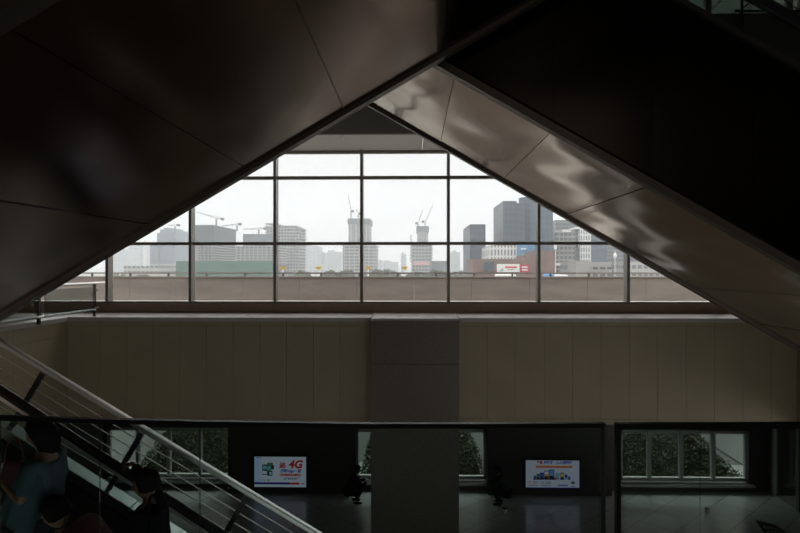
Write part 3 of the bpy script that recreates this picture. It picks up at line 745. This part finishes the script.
# ------------------------------------------------------------------ near glass balustrade on the balcony
def near_balustrade(name, label, pts, m_rail, rail_h, end_post):
    """pts: (px, py of rail centre); rail height fixed, so the distance follows"""
    zr_ = ZC - .5
    W_ = []
    for px, py in pts:
        d = P(px, py, 1.0) - Vector((0, 0, ZC)); s = -.5/d.z; W_.append(Vector((d.x*s, d.y*s, zr_)))
    t = thing(name, label, 'balustrade', (W_[len(W_)//2].x, 2, ZC - 1.6))
    th = .006
    mb = MB(); mr = MB()
    for a, b in zip(W_[:-1], W_[1:]):
        up = Vector((0, 0, 1))
        mb.hexa([Vector((a.x, a.y-th, ZC-1.6)), Vector((b.x, b.y-th, ZC-1.6)), Vector((b.x, b.y+th, ZC-1.6)), Vector((a.x, a.y+th, ZC-1.6)),
                 a - Vector((0, th, .01)), b - Vector((0, th, .01)), b + Vector((0, th, -.01)), a + Vector((0, th, -.01))])
        h = rail_h/2; w = .012
        mr.hexa([a + Vector((0, -w, -h)), b + Vector((0, -w, -h)), b + Vector((0, w, -h)), a + Vector((0, w, -h)), a + Vector((0, -w, h)), b + Vector((0, -w, h)), b + Vector((0, w, h)), a + Vector((0, w, h))])
    part(mb, 'pane', M_pane_green, t); part(mr, 'cap_rail', m_rail, t)
    for e, sx, w in end_post:
        p = W_[e]; part(MB().box(p.x, p.x + sx*w, p.y - .012, p.y + .012, ZC - 1.6, zr_), 'edge_channel', mat('glass_edge_channel', (.10, .12, .125), .4, .3) if w < .01 else M_rail, t)
M_rail = mat('dark_cap_rail', (.030, .036, .042), .35, .4)
near_balustrade('glass_balustrade', 'long glass balustrade with a thin dark cap along the balcony edge', [(-60, 414.5), (0, 417.7), (100, 420.6), (200, 422.8), (370, 425.3), (480, 425.3), (600, 424.6), (604.5, 424.7)], M_rail, .014, [(-1, -1, .007)])
near_balustrade('glass_balustrade', 'second glass balustrade pane in a thicker dark frame on the right', [(615.5, 425.6), (700, 425.4), (860, 424.8)], M_rail, .016, [(0, 1, .013)])

# ------------------------------------------------------------------ televisions
def emis(name, col, s=1.0):
    m = bpy.data.materials.new(name); m.use_nodes = True; nt = m.node_tree; b = nt.nodes['Principled BSDF']
    b.inputs['Base Color'].default_value = (.01, .01, .01, 1); b.inputs['Roughness'].default_value = .3
    b.inputs['Emission Color'].default_value = (*col, 1); b.inputs['Emission Strength'].default_value = s
    return m
SC = .27
E_bg1 = emis('screen_pale_blue', (.46, .60, .86), SC); E_bg1b = emis('screen_white', (.62, .66, .78), SC); E_bg1c = emis('screen_pale_tint', (.54, .63, .82), SC); E_red = emis('screen_red', (.50, .012, .016), SC)
E_blue = emis('screen_blue', (.05, .08, .42), SC); E_navy = emis('screen_navy', (.03, .02, .22), SC); E_org = emis('screen_orange', (.72, .22, .03), SC)
E_grey = emis('screen_grey', (.10, .11, .15), SC); E_green = emis('screen_green', (.05, .16, .10), SC); E_dark = emis('screen_dark', (.02, .022, .035), SC)
E_bg2 = emis('screen_lilac_white', (.56, .58, .72), SC); E_sky = emis('screen_sky_blue', (.12, .30, .62), SC); E_pink = emis('screen_pink', (.62, .22, .24), SC); E_yel = emis('screen_yellow', (.70, .45, .06), SC); E_teal = emis('screen_teal', (.16, .42, .50), SC)
def glyphs(txt, size, shear=0.0, bold=0.0):
    cu = bpy.data.curves.new('lettering', 'FONT'); cu.body = txt; cu.size = size; cu.shear = shear; cu.offset = bold; cu.align_x = 'CENTER'; cu.align_y = 'CENTER'; cu.resolution_u = 3
    o = bpy.data.objects.new('lettering', cu); COL.objects.link(o)
    dg = bpy.context.evaluated_depsgraph_get(); me = bpy.data.meshes.new_from_object(o.evaluated_get(dg))
    bpy.data.objects.remove(o); return me
def television(label, x0, x1, y0, y1, items):
    Y = YT - .09
    a, b = P(x0, y1, Y), P(x1, y0, Y)
    t = thing('television', label, 'television', ((a.x+b.x)/2, YT, a.z), 'wall televisions')
    bz = .055
    part(MB().box(a.x - bz, b.x + bz, Y + .008, YT - .02, a.z - bz, b.z + bz), 'casing', M_black, t, bevel=.01)
    part(MB().box(a.x - bz, a.x, Y - .006, Y + .01, a.z - bz, b.z + bz).box(b.x, b.x + bz, Y - .006, Y + .01, a.z - bz, b.z + bz).box(a.x, b.x, Y - .006, Y + .01, b.z, b.z + bz).box(a.x, b.x, Y - .006, Y + .01, a.z - bz, a.z), 'bezel', M_black, t)
    part(MB().box(a.x + .2, b.x - .2, YT - .03, YT, a.z + .2, b.z - .2), 'wall_bracket', M_steel_dark, t)
    w, h = b.x - a.x, b.z - a.z
    scr = None
    for it in items:
        lay = it[-1]; yy = Y + .006 - .0012*lay
        if it[0] == 'r':
            _, n, u0, u1, v0, v1, m, _l = it
            o = part(MB().box(a.x + u0*w, a.x + u1*w, yy, yy + .0008, b.z - v1*h, b.z - v0*h), n, m, scr or t)
            scr = scr or o
        else:
            _, n, txt, u, v, sz, sh, bo, m, _l = it
            me = glyphs(txt, sz*h, sh, bo*h); me.materials.append(m)
            o = bpy.data.objects.new(n, me); COL.objects.link(o); o.parent = scr
            o.rotation_euler = (R(90), 0, 0); o.location = Vector((a.x + u*w, yy, b.z - v*h))
    return t
items = [('r', 'screen', 0, 1, 0, 1, E_bg1b, 0), ('r', 'screen_side_tint', 0, .09, 0, .845, E_bg1, 1), ('r', 'screen_side_tint', .09, .15, 0, .845, E_bg1c, 1),
         ('r', 'phone_picture', .15, .245, .26, .60, E_dark, 2), ('r', 'phone_screen', .16, .235, .30, .42, E_teal, 3), ('r', 'phone_lower', .155, .24, .47, .57, E_bg1b, 3),
         ('r', 'leaf_picture', .245, .36, .20, .34, E_green, 1), ('r', 'device_picture', .235, .33, .28, .50, E_green, 2), ('r', 'device_front', .25, .31, .32, .44, E_teal, 3), ('r', 'device_shadow', .25, .35, .47, .63, E_dark, 2), ('r', 'device_edge', .33, .38, .28, .42, E_dark, 2),
         ('r', 'lens_picture', .29, .335, .51, .59, E_bg1, 3),
         ('t', 'lettering', '送', .535, .30, .20, .15, .008, E_red, 2), ('t', 'lettering', '的', .605, .33, .07, .15, 0, E_blue, 2), ('t', 'lettering', '4G', .79, .26, .36, .2, .014, E_red, 2),
         ('t', 'lettering', '网聊High一夏', .70, .475, .115, .2, .005, E_blue, 2),
         ('r', 'red_ribbon', .49, .90, .56, .64, E_pink, 1), ('t', 'lettering', '智能手机 畅享生活', .695, .60, .065, 0, .004, E_red, 2),
         ('t', 'lettering', '上网 智能新生活', .70, .725, .07, 0, .003, E_grey, 2),
         ('r', 'small_print', .07, .23, .765, .785, E_sky, 2), ('r', 'small_mark', .26, .285, .75, .80, E_dark, 2), ('r', 'status_mark', .04, .07, .02, .05, E_grey, 2), ('r', 'status_mark', .10, .13, .02, .05, E_grey, 2),
         ('r', 'blue_footer', 0, .68, .845, .915, E_navy, 2), ('r', 'red_footer', .68, .87, .85, .915, E_red, 2), ('r', 'small_print', .90, .97, .87, .90, E_grey, 2)]
television('wall television showing a red 4G advert, left of the column', 254.3, 306.1, 456.9, 486.9, items)
items = [('r', 'screen', 0, 1, 0, 1, E_bg2, 0),
         ('t', 'lettering', '幸福', .255, .085, .105, .15, .006, E_red, 2), ('t', 'lettering', '购机节', .415, .085, .105, .15, .006, E_blue, 2), ('t', 'lettering', '人人用得起', .71, .085, .115, .15, .006, E_blue, 2),
         ('r', 'orange_ribbon', .185, .87, .19, .265, E_org, 2), ('r', 'ribbon_edge', .19, .865, .24, .265, E_red, 3)]
for n, (u0, u1, v0, m1_, m2_) in enumerate(((.15, .20, .56, E_blue, E_dark), (.205, .26, .49, E_green, E_dark), (.265, .34, .44, E_blue, E_dark), (.345, .43, .37, E_bg1b, E_dark), (.435, .535, .33, E_sky, E_dark),
                               (.555, .63, .46, E_teal, E_sky), (.645, .715, .44, E_yel, E_dark), (.725, .785, .49, E_navy, E_teal), (.79, .835, .57, E_grey, E_blue))):
    items += [('r', 'product_picture', u0, u1, v0, .70, m2_, 2), ('r', 'product_front', u0 + .008, u1 - .008, v0 + .03, v0 + .6*(.70 - v0), m1_, 3)]
items += [('r', 'product_base', .14, .30, .665, .70, E_dark, 4), ('r', 'red_dots', .53, .57, .62, .70, E_red, 3), ('r', 'red_dots', .60, .63, .66, .70, E_pink, 3), ('r', 'product_belt', .35, .43, .50, .56, E_org, 4)]
for u0, u1, v, m_ in ((.03, .10, .76, E_pink), (.03, .10, .81, E_org), (.13, .23, .77, E_grey), (.13, .23, .82, E_pink), (.28, .34, .76, E_teal), (.28, .34, .81, E_blue), (.37, .47, .77, E_grey), (.37, .47, .82, E_grey), (.03, .23, .89, E_grey), (.28, .47, .89, E_grey), (.60, .79, .87, E_blue), (.60, .79, .90, E_blue), (.84, .93, .93, E_grey)):
    items.append(('r', 'small_print', u0, u1, v, v + .022, m_, 2))
items += [('r', 'round_mark', .86, .905, .75, .85, E_dark, 2), ('r', 'round_mark_wing', .84, .925, .78, .82, E_grey, 3), ('r', 'status_bar', 0, 1, .975, 1, E_navy, 2)]
television('wall television showing a row of products on white, right of the column', 525.8, 579.3, 460.6, 488, items)

# ------------------------------------------------------------------ small things on the lower floor
def on_floor(px, py):
    d = P(px, py, 1.0) - Vector((0, 0, ZC)); s = -(ZC - .0)/d.z; return Vector((d.x*s, d.y*s, 0))
M_sign = mat('floor_sign_dark', (.010, .012, .016), .4)
M_signw = mat('floor_sign_print', (.30, .32, .33), .5)
q0, q1, q2, q3 = on_floor(755, 520), on_floor(776, 525), on_floor(790, 536), on_floor(766, 536)
t = thing('floor_sign', 'dark floor sticker with two lines of pale print at the lower right', 'sign', (q0+q1+q2+q3)/4)
part(MB().poly([q0 + Vector((0,0,.001)), q3 + Vector((0,0,.001)), q2 + Vector((0,0,.001)), q1 + Vector((0,0,.001))], (0, 0, .006)), 'sticker', M_sign, t)
for r_ in (.38, .68):
    for k in range(5):
        u = .15 + .15*k
        f = lambda uu, vv: (q0.lerp(q1, uu)).lerp(q3.lerp(q2, uu), vv) + Vector((0, 0, .008))
        part(MB().poly([f(u, r_), f(u, r_ + .16), f(u + .11, r_ + .16), f(u + .11, r_)], (0, 0, .002)), 'printed_mark', M_signw, t)
def cup(label, px, py):
    c = on_floor(px, py); t = thing('paper_cup', label, 'cup', c)
    part(MB().lathe([(.045, .001), (.06, .11), (.062, .12), (.055, .12), (.042, .01)], c, 16), 'cup_wall', M_white, t, smooth=True)
    part(MB().lathe([(.064, .115), (.064, .13), (.02, .135)], c, 16), 'lid', M_black, t)
cup('small dark lidded cup on the floor right of the column', 505, 513)
cup('small pale cup standing on the floor before the four pane window', 707, 513)

# ------------------------------------------------------------------ people
M_skin = mat('skin', (.24, .13, .085), .6)
M_hair = mat('black_hair', (.006, .005, .005), .75, spec=.15, bump=.4, bscale=60)
def skin_mesh(name, verts, edges, radii, root=0, sub=2, extra=None, voxel=None):
    me = bpy.data.meshes.new(name); me.from_pydata([tuple(v) for v in verts], edges, []); me.update()
    o = bpy.data.objects.new(name, me); COL.objects.link(o)
    md_ = o.modifiers.new('skin', 'SKIN'); md_.use_smooth_shade = True
    if not me.skin_vertices: 
        bpy.context.view_layer.objects.active = o
    for i, sv in enumerate(me.skin_vertices[0].data):
        r = radii[i]; sv.radius = (r, r) if isinstance(r, (int, float)) else r; sv.use_root = (i in (root if isinstance(root, (set, list, tuple)) else (root,)))
    s_ = o.modifiers.new('sub', 'SUBSURF'); s_.levels = sub; s_.render_levels = sub
    dg = bpy.context.evaluated_depsgraph_get(); out = bpy.data.meshes.new_from_object(o.evaluated_get(dg))
    bpy.data.objects.remove(o)
    if extra:
        bm = bmesh.new(); bm.from_mesh(out)
        for ex in extra: bm.from_mesh(ex)
        bm.to_mesh(out); bm.free()
    if voxel:
        o = bpy.data.objects.new(name, out); COL.objects.link(o)
        r_ = o.modifiers.new('remesh', 'REMESH'); r_.mode = 'VOXEL'; r_.voxel_size = voxel; r_.use_smooth_shade = True
        sm = o.modifiers.new('smooth', 'SMOOTH'); sm.factor = .5; sm.iterations = 3
        dg = bpy.context.evaluated_depsgraph_get(); res = bpy.data.meshes.new_from_object(o.evaluated_get(dg)); bpy.data.objects.remove(o); out = res
    for p in out.polygons: p.use_smooth = True
    return out
def head_mesh(M4, r=.1):
    """head looking along +x: skull, brow, nose, lips, chin, ears"""
    bm = bmesh.new(); bmesh.ops.create_uvsphere(bm, u_segments=36, v_segments=26, radius=1.0)
    for v in bm.verts:
        x, y, z = v.co
        fx = max(0, x)
        w = .80 - .17*max(0, -z)**1.2
        nx, ny, nz = x*.98, y*w, z*1.16
        if z < -.1: nx = x*(.98 - .22*(-z)) + .10*(-z)*(1 if x > 0 else .3)
        g = lambda cy, cz, sy, sz: math.exp(-((y-cy)/sy)**2 - ((z-cz)/sz)**2)
        nx += fx*(.24*g(0, -.17, .12, .12) + .14*g(0, .02, .09, .16) + .07*g(0, -.44, .2, .06) + .06*g(0, -.55, .2, .05) + .10*g(0, -.80, .25, .12) + .05*g(0, .20, .5, .07) - .10*g(.33, .05, .15, .09) - .10*g(-.33, .05, .15, .09))
        v.co = (nx*r, ny*r, nz*r)
    for s in (-1, 1):
        e = bmesh.ops.create_uvsphere(bm, u_segments=12, v_segments=8, radius=1.0)['verts']
        for v in e: v.co = Vector((v.co.x*.018 - .008, v.co.y*.009 + s*.083, v.co.z*.032 - .005))
    bmesh.ops.transform(bm, matrix=M4, verts=bm.verts)
    me = bpy.data.meshes.new('head'); bm.to_mesh(me); bm.free(); return me
def hand_chain(V, E, Rr, wrist_i, wrist, palm_dir, side_dir, curl_dir, curl=.6, k=1.0):
    """palm and five unequal bent fingers growing out of the wrist vertex"""
    pd, sd, cd_ = Vector(palm_dir).normalized(), Vector(side_dir).normalized(), Vector(curl_dir).normalized()
    palm = Vector(wrist) + pd*.055*k; V.append(palm); Rr.append((.030*k, .018*k)); pi = len(V)-1; E.append((wrist_i, pi))
    kn = Vector(wrist) + pd*.088*k; V.append(kn); Rr.append((.034*k, .015*k)); ki = len(V)-1; E.append((pi, ki))
    for n, (off, L) in enumerate(((-.030, .070), (-.010, .080), (.010, .075), (.029, .058))):
        b = kn + sd*off*k + pd*.004; prev = ki; p = b; d = pd.copy()
        V.append(p); Rr.append(.0098*k); E.append((ki, len(V)-1)); prev = len(V)-1
        for j, fr in enumerate((.42, .32, .26)):
            d = (d + cd_*curl*(.5 + .45*j)).normalized(); p = p + d*L*fr*k; V.append(p); Rr.append((.0092 - .0011*j)*k); E.append((prev, len(V)-1)); prev = len(V)-1
    p = Vector(wrist) + pd*.03*k - sd*.026*k; V.append(p); Rr.append(.013*k); E.append((pi, len(V)-1)); prev = len(V)-1; d = (pd*.7 - sd*.8 + cd_*.25).normalized()
    for j, L in enumerate((.034, .028, .022)):
        d = (d + pd*.25 + cd_*.2).normalized(); p = p + d*L*k; V.append(p); Rr.append((.0115 - .0012*j)*k); E.append((prev, len(V)-1)); prev = len(V)-1

def put(me, name, m, parent):
    me.materials.clear(); me.materials.append(m); me.name = name
    o = bpy.data.objects.new(name, me); COL.objects.link(o); o.parent = parent; return o

def person(label, loc, rotz, J, outfit, hair, head_pitch=0.0, head_yaw=0.0, fing=(.6, .6), voxel=.008, group=None):
    """J: joints in local space, facing +x, feet on z = 0 (any pose)"""
    t = local_thing('person', label, 'person', loc, rotz, group)
    V, E, Rr, I = [], [], [], {}
    def add(n, p, r, frm=None):
        V.append(Vector(p)); Rr.append(r); I[n] = len(V)-1
        if frm: E.append((I[frm], I[n]))
    add('pelvis', J['pelvis'], .115)
    pv, ch_, nk = Vector(J['pelvis']), Vector(J['chest']), Vector(J['neck'])
    add('waist', pv.lerp(ch_, .45), (.105, .09), 'pelvis'); add('chest', ch_, (.135, .10), 'waist')
    add('neckbase', ch_.lerp(nk, .7), (.075, .07), 'chest'); add('neck', nk, .052, 'neckbase')
    hd = Vector(J['head']); add('headroot', nk.lerp(hd, .75), .05, 'neck')
    for s in ('l', 'r'):
        add('hip'+s, J['hip'+s], .088, 'pelvis'); kn = Vector(J['knee'+s]); hp = Vector(J['hip'+s]); an = Vector(J['ankle'+s])
        add('thigh'+s, hp.lerp(kn, .45), .076, 'hip'+s); add('knee'+s, kn, .054, 'thigh'+s)
        add('calf'+s, kn.lerp(an, .35), .055, 'knee'+s); add('ankle'+s, an, .036, 'calf'+s)
        fd = Vector(J.get('toe'+s, (1, 0, 0))); add('heel'+s, an + Vector((-.03, 0, -.045)), .034, 'ankle'+s)
        add('ball'+s, an + fd*.11 + Vector((0, 0, -.055)), (.036, .03), 'ankle'+s); add('toe'+s, an + fd*.175 + Vector((0, 0, -.065)), .022, 'ball'+s)
        sh, el, wr = Vector(J['sh'+s]), Vector(J['el'+s]), Vector(J['wr'+s])
        add('sh'+s, sh, .052, 'chest'); add('uarm'+s, sh.lerp(el, .4), .045, 'sh'+s); add('el'+s, el, .036, 'uarm'+s); add('farm'+s, el.lerp(wr, .35), .036, 'el'+s); add('wr'+s, wr, .025, 'farm'+s)
        pd = Vector(J.get('pd'+s, (wr - el).normalized())); cdir = Vector(J.get('curl'+s, (0, 0, -1)))
        cdir = (cdir - pd.normalized()*cdir.dot(pd.normalized())).normalized()
        sd = pd.cross(cdir).normalized()*(1 if s == 'l' else -1)
        hand_chain(V, E, Rr, I['wr'+s], wr, pd, sd, cdir, fing[0 if s == 'l' else 1])
    HM = Matrix.Translation(hd) @ Matrix.Rotation(head_yaw, 4, 'Z') @ Matrix.Rotation(head_pitch, 4, 'Y')
    body = skin_mesh('body', V, E, Rr, 0, 2, [head_mesh(HM)], voxel)
    put(body, 'body', M_skin, t)
    for s in (-1, 1):
        mb = MB(); mb.lathe([(.002, -.011), (.008, -.008), (.011, 0), (.008, .008), (.002, .011)], (0, 0, 0), 12)
        o = part(mb, 'eye', mat('eye_dark', (.02, .015, .012), .15), t, smooth=True); o.matrix_local = HM @ Matrix.Translation((.080, s*.033, .008))
    # hair: cap over the skull (+ fall to the shoulders)
    bm = bmesh.new(); bmesh.ops.create_uvsphere(bm, u_segments=32, v_segments=24, radius=1.0)
    for v in bm.verts:
        x, y, z = v.co
        n = 1 + .05*noise.noise(Vector((x*3, y*3, z*2)))
        X, Y_, Z_ = x*.112*n - .012, y*.098*n, z*.128*n + .014
        if hair == 'long':
            if z < .1 and x < .45: 
                Z_ = .014 + z*.21; X = X*1.04 - .02*(-z if z < 0 else 0); Y_ *= 1.10
        sx = .007*math.sin(17*math.atan2(y, x) + 3*z) + .006*noise.noise(Vector((x*9, y*9, z*2)))
        X += sx*x; Y_ += sx*y; Z_ += .012*noise.noise(Vector((x*7, y*7, 5)))*max(0, -z)
        if x > .25 and z < .55: X = min(X, .035 + .05*max(0, z)); 
        v.co = (X, Y_, Z_)
    if hair == 'short':
        for v in bm.verts:
            if v.co.z < -.045: v.co.z = -.045 - (v.co.z + .045)*-.25; v.co.x = min(v.co.x, .0)
    bmesh.ops.transform(bm, matrix=HM, verts=bm.verts)
    me = bpy.data.meshes.new('hair'); bm.to_mesh(me); bm.free()
    for p in me.polygons: p.use_smooth = True
    put(me, 'hair', M_hair, t)
    # clothes: skinned sleeves that follow the limbs
    def cloth(name, chain, m, sub=2):
        V2, E2, R2, ids = [], [], [], {}
        for key, p, r, frm in chain:
            V2.append(Vector(p)); R2.append(r); ids[key] = len(V2)-1
            if frm: E2.append((ids[frm], ids[key]))
        return put(skin_mesh(name, V2, E2, R2, 0, sub), name, m, t)
    jj = {k: Vector(v) for k, v in J.items() if not k.startswith(('toe', 'pd', 'curl'))}
    L = lambda a, b, f: jj[a].lerp(jj[b], f)
    for kind, m in outfit:
        if kind in ('shirt', 'tshirt', 'jacket', 'blouse'):
            e = {'shirt': .012, 'tshirt': .012, 'jacket': .028, 'blouse': .01}[kind]
            low = L('pelvis', 'chest', -.12 if kind != 'blouse' else -.35)
            ch = [('c', L('pelvis', 'chest', 1.0), (.142+e, .108+e), None), ('w', L('pelvis', 'chest', .45), (.118+e, .10+e), 'c'), ('p', low, (.135+e*1.6, .118+e*1.6), 'w'), ('n', L('chest', 'neck', .62), (.085+e*.6, .075+e*.5), 'c')]
            for s in 'lr':
                ch += [('s'+s, jj['sh'+s], .060+e, 'c'), ('u'+s, L('sh'+s, 'el'+s, .55), .054+e, 's'+s)]
                if kind in ('shirt', 'jacket'): ch += [('e'+s, jj['el'+s], .045+e, 'u'+s), ('f'+s, L('el'+s, 'wr'+s, .5), .042+e*.8, 'e'+s), ('r'+s, L('el'+s, 'wr'+s, .93), .034+e*.6, 'f'+s)]
                if kind == 'blouse': ch += [('e'+s, L('sh'+s, 'el'+s, .9), .062+e, 'u'+s)]
            cloth(kind if kind != 'tshirt' else 'shirt', ch, m)
        elif kind in ('trousers', 'shorts'):
            ch = [('p', L('pelvis', 'chest', .12), (.130, .115), None)]
            for s in 'lr':
                ch += [('h'+s, jj['hip'+s], .100, 'p'), ('t'+s, L('hip'+s, 'knee'+s, .5 if kind == 'trousers' else .15), .090, 'h'+s)]
                if kind == 'trousers': ch += [('k'+s, jj['knee'+s], .070, 't'+s), ('c'+s, L('knee'+s, 'ankle'+s, .4), .066, 'k'+s), ('a'+s, L('knee'+s, 'ankle'+s, .92), .056, 'c'+s)]
                else: ch += [('k'+s, L('hip'+s, 'knee'+s, .3), .086, 't'+s)]
            cloth(kind, ch, m)
        elif kind == 'shoes':
            for s in 'lr':
                fd = Vector(J.get('toe'+s, (1, 0, 0))); an = jj['ankle'+s]
                cloth('shoe', [('a', an + Vector((0, 0, -.02)), .046, None), ('h', an + Vector((-.035, 0, -.04)), .042, 'a'), ('b', an + fd*.11 + Vector((0, 0, -.048)), (.046, .036), 'a'), ('t', an + fd*.185 + Vector((0, 0, -.055)), (.032, .028), 'b')], m)
    return t

def stand(h=1.62, lean=0.0):
    k = h/1.70
    J = dict(pelvis=(0, 0, .95), chest=(0, 0, 1.28), neck=(-.005, 0, 1.47), head=(.02, 0, 1.585))
    for s, y in (('l', 1), ('r', -1)):
        J['hip'+s] = (0, .09*y, .90); J['knee'+s] = (.015, .095*y, .50); J['ankle'+s] = (-.02, .10*y, .09)
        J['sh'+s] = (-.005, .175*y, 1.385); J['el'+s] = (-.03, .235*y, 1.10); J['wr'+s] = (.05, .25*y, .86)
    def lz(p):
        x, y, z = p
        if z > .95: x += (z - .95)*math.sin(lean); z = .95 + (z - .95)*math.cos(lean)
        return (x*k, y*k, z*k)
    return {n: lz(p) for n, p in J.items()}

M_dress = mat('blue_grey_cotton', (.055, .090, .112), .9, var=.1, vscale=6, bump=.3, bscale=14)
M_blk = mat('black_cloth', (.006, .006, .008), .9, spec=.1)
M_redc = mat('dark_red_knit', (.09, .010, .009), .9, var=.3, vscale=30)
M_bagr = mat('dark_red_leather', (.05, .005, .005), .5)
M_denim = mat('dark_denim', (.015, .018, .028), .85)

# rider in the blue grey top, looking at a phone
Y1 = 4.95; hx = P(50, 430, Y1).x; z0 = tread(hx + .02); hgt = P(38, 417, Y1).z - z0
J = stand(hgt - .01, .10); k = hgt/1.7
J['ell'] = (.07*k, .25*k, 1.12*k); J['wrl'] = (.27*k, .13*k, 1.20*k); J['pdl'] = (.7, -.35, .35); J['curll'] = (.1, -.6, .8)
J['elr'] = (.05*k, -.25*k, 1.12*k); J['wrr'] = (.25*k, -.15*k, 1.16*k); J['pdr'] = (.8, .4, .3); J['curlr'] = (.2, .5, .8)
J['kneer'] = (.06*k, -.1*k, .5*k)
p1 = person('rider with long dark hair and a loose blue grey top on the left escalator', (hx, Y1, z0), R(180), J, [('shorts', M_denim), ('blouse', M_dress), ('shoes', M_blk)], 'long', R(24), R(8))
# loose hem and sleeve cape that hangs from the shoulders
mb = MB()
def cape(u, v):
    a = 2*math.pi*u; w = 1 + .06*math.sin(9*a + 2*v)*v
    z = 1.36*k - v*.52*k; r = .165 + .10*math.sin(2.4*v)
    return ((.085*k + (.72*r)*math.cos(a)*w - .02 + .09*v + .05*v*max(0, math.cos(a)), (r*.96)*math.sin(a)*w, z + .03*math.sin(5*a)*v))
o = part(MB().grid(cape, 60, 14), 'blouse_cape', M_dress, p1, smooth=True)
sd = o.modifiers.new('thickness', 'SOLIDIFY'); sd.thickness = .004
W1 = p1.matrix_basis.copy()
wr = Matrix.Translation(p1.location) @ Matrix.Rotation(R(180), 4, 'Z') @ Vector((.31*k, .075*k, 1.27*k))
ph = thing('phone', 'dark phone held by the rider in the blue grey top', 'phone', wr)
part(MB().bar(wr + Vector((.035, 0, -.05)), wr + Vector((-.035, 0, .09)), .07, .009), 'phone_case', M_black, ph, bevel=.003)
part(MB().bar(wr + Vector((.038, 0, -.04)), wr + Vector((-.026, 0, .083)), .062, .0115), 'phone_screen', mat('dim_phone_glass', (.02, .022, .025), .1), ph)
bp = P(14, 474, 4.85)
bg = thing('handbag', 'dark red handbag hanging beside the rider with the phone', 'bag', bp)
part(MB().hexa([bp + Vector(v) for v in ((-.10, -.05, -.10), (.09, -.05, -.10), (.09, .05, -.10), (-.10, .05, -.10), (-.075, -.025, .10), (.07, -.025, .10), (.07, .025, .10), (-.075, .025, .10))]), 'bag_body', M_bagr, bg, bevel=.02)
part(MB().tube([bp + Vector((.075*math.cos(a), 0, .09 + .20*math.sin(a))) for a in [math.pi*i/12 for i in range(13)]], .008, 8), 'strap', M_bagr, bg)

# rider in black with a shoulder bag, hand on the rail
Y2 = 5.12; hx = P(146, 480, Y2).x; z0 = tread(hx + .05); hgt = P(142, 469, Y2).z - z0
J = stand(hgt - .01, .05); k = hgt/1.7
hp = P(127, 467.5, YH); lc = Matrix.Rotation(R(180), 4, 'Z') @ (hp - Vector((hx + .05, Y2, z0)))
J['wrr'] = tuple(lc + Vector((-.075, .03, .045))); J['pdr'] = (.85, -.25, -.12); J['curlr'] = (.1, -.3, -1)
shr = Vector(J['shr']); wv = Vector(J['wrr']); J['elr'] = tuple((shr + wv)/2 + Vector((-.02, -.03, -.09)))
p2 = person('rider in a black jacket with one hand on the black handrail', (hx + .05, Y2, z0), R(180), J, [('trousers', M_blk), ('jacket', M_blk), ('shoes', M_blk)], 'short', R(12), R(4), (.6, .9))
bp = P(159, 523, Y2 - .12)
bg = thing('shoulder_bag', 'black shoulder bag on the back of the rider in black', 'bag', bp)
part(MB().hexa([bp + Vector(v) for v in ((-.07, -.12, -.16), (.07, -.12, -.16), (.07, .12, -.16), (-.07, .12, -.16), (-.05, -.10, .12), (.045, -.10, .12), (.045, .10, .12), (-.05, .10, .12))]), 'bag_body', M_blk, bg, bevel=.035)
part(MB().tube([bp + Vector((-.04 - .02*math.sin(a), .09*math.cos(a), .10 + .12*math.sin(a))) for a in [math.pi*i/12 for i in range(13)]], .012, 8), 'strap', M_blk, bg)

# rider in dark red, bending forward
Y3 = 4.78; hx = P(118, 520, Y3).x; z0 = tread(hx)
J = stand(1.60, .78)
J['head'] = tuple(Vector(J['head']) + Vector((.05, 0, -.03)))
J['ell'] = (.42, .22, .92); J['wrl'] = (.50, .20, .70); J['elr'] = (.46, -.24, 1.00); J['wrr'] = (.62, -.12, .92)
p3 = person('rider with short dark hair in a dark red knit top, bending forward', (hx, Y3, z0), R(180), J, [('trousers', M_denim), ('tshirt', M_redc), ('shoes', M_blk)], 'short', R(30), 0)

# two people squatting by the dark walls of the lower hall
def squat():
    J = dict(pelvis=(-.10, 0, .34), chest=(.03, 0, .64), neck=(.09, 0, .80), head=(.14, 0, .905))
    for s, y in (('l', 1), ('r', -1)):
        J['hip'+s] = (-.10, .09*y, .32); J['knee'+s] = (.27, .13*y, .49); J['ankle'+s] = (.07, .13*y, .09); J['sh'+s] = (.04, .17*y, .73); J['el'+s] = (.24, .20*y, .52); J['wr'+s] = (.40, .08*y, .60); J['curl'+s] = (0, -y, -.2)
    return J
c = on_floor(352, 520); yq = 16.9; c = P(352, 500, yq); 
person('person in dark clothes squatting at the corner of the left screen wall', (c.x, yq, 0), R(15), squat(), [('trousers', M_blk), ('shirt', M_blk), ('shoes', M_blk)], 'short', R(20), 0, voxel=.012)
c = P(503, 500, yq)
person('person in dark clothes squatting left of the right television', (c.x, yq, 0), R(165), squat(), [('trousers', M_blk), ('shirt', M_denim), ('shoes', M_blk)], 'short', R(25), R(-20), voxel=.012)
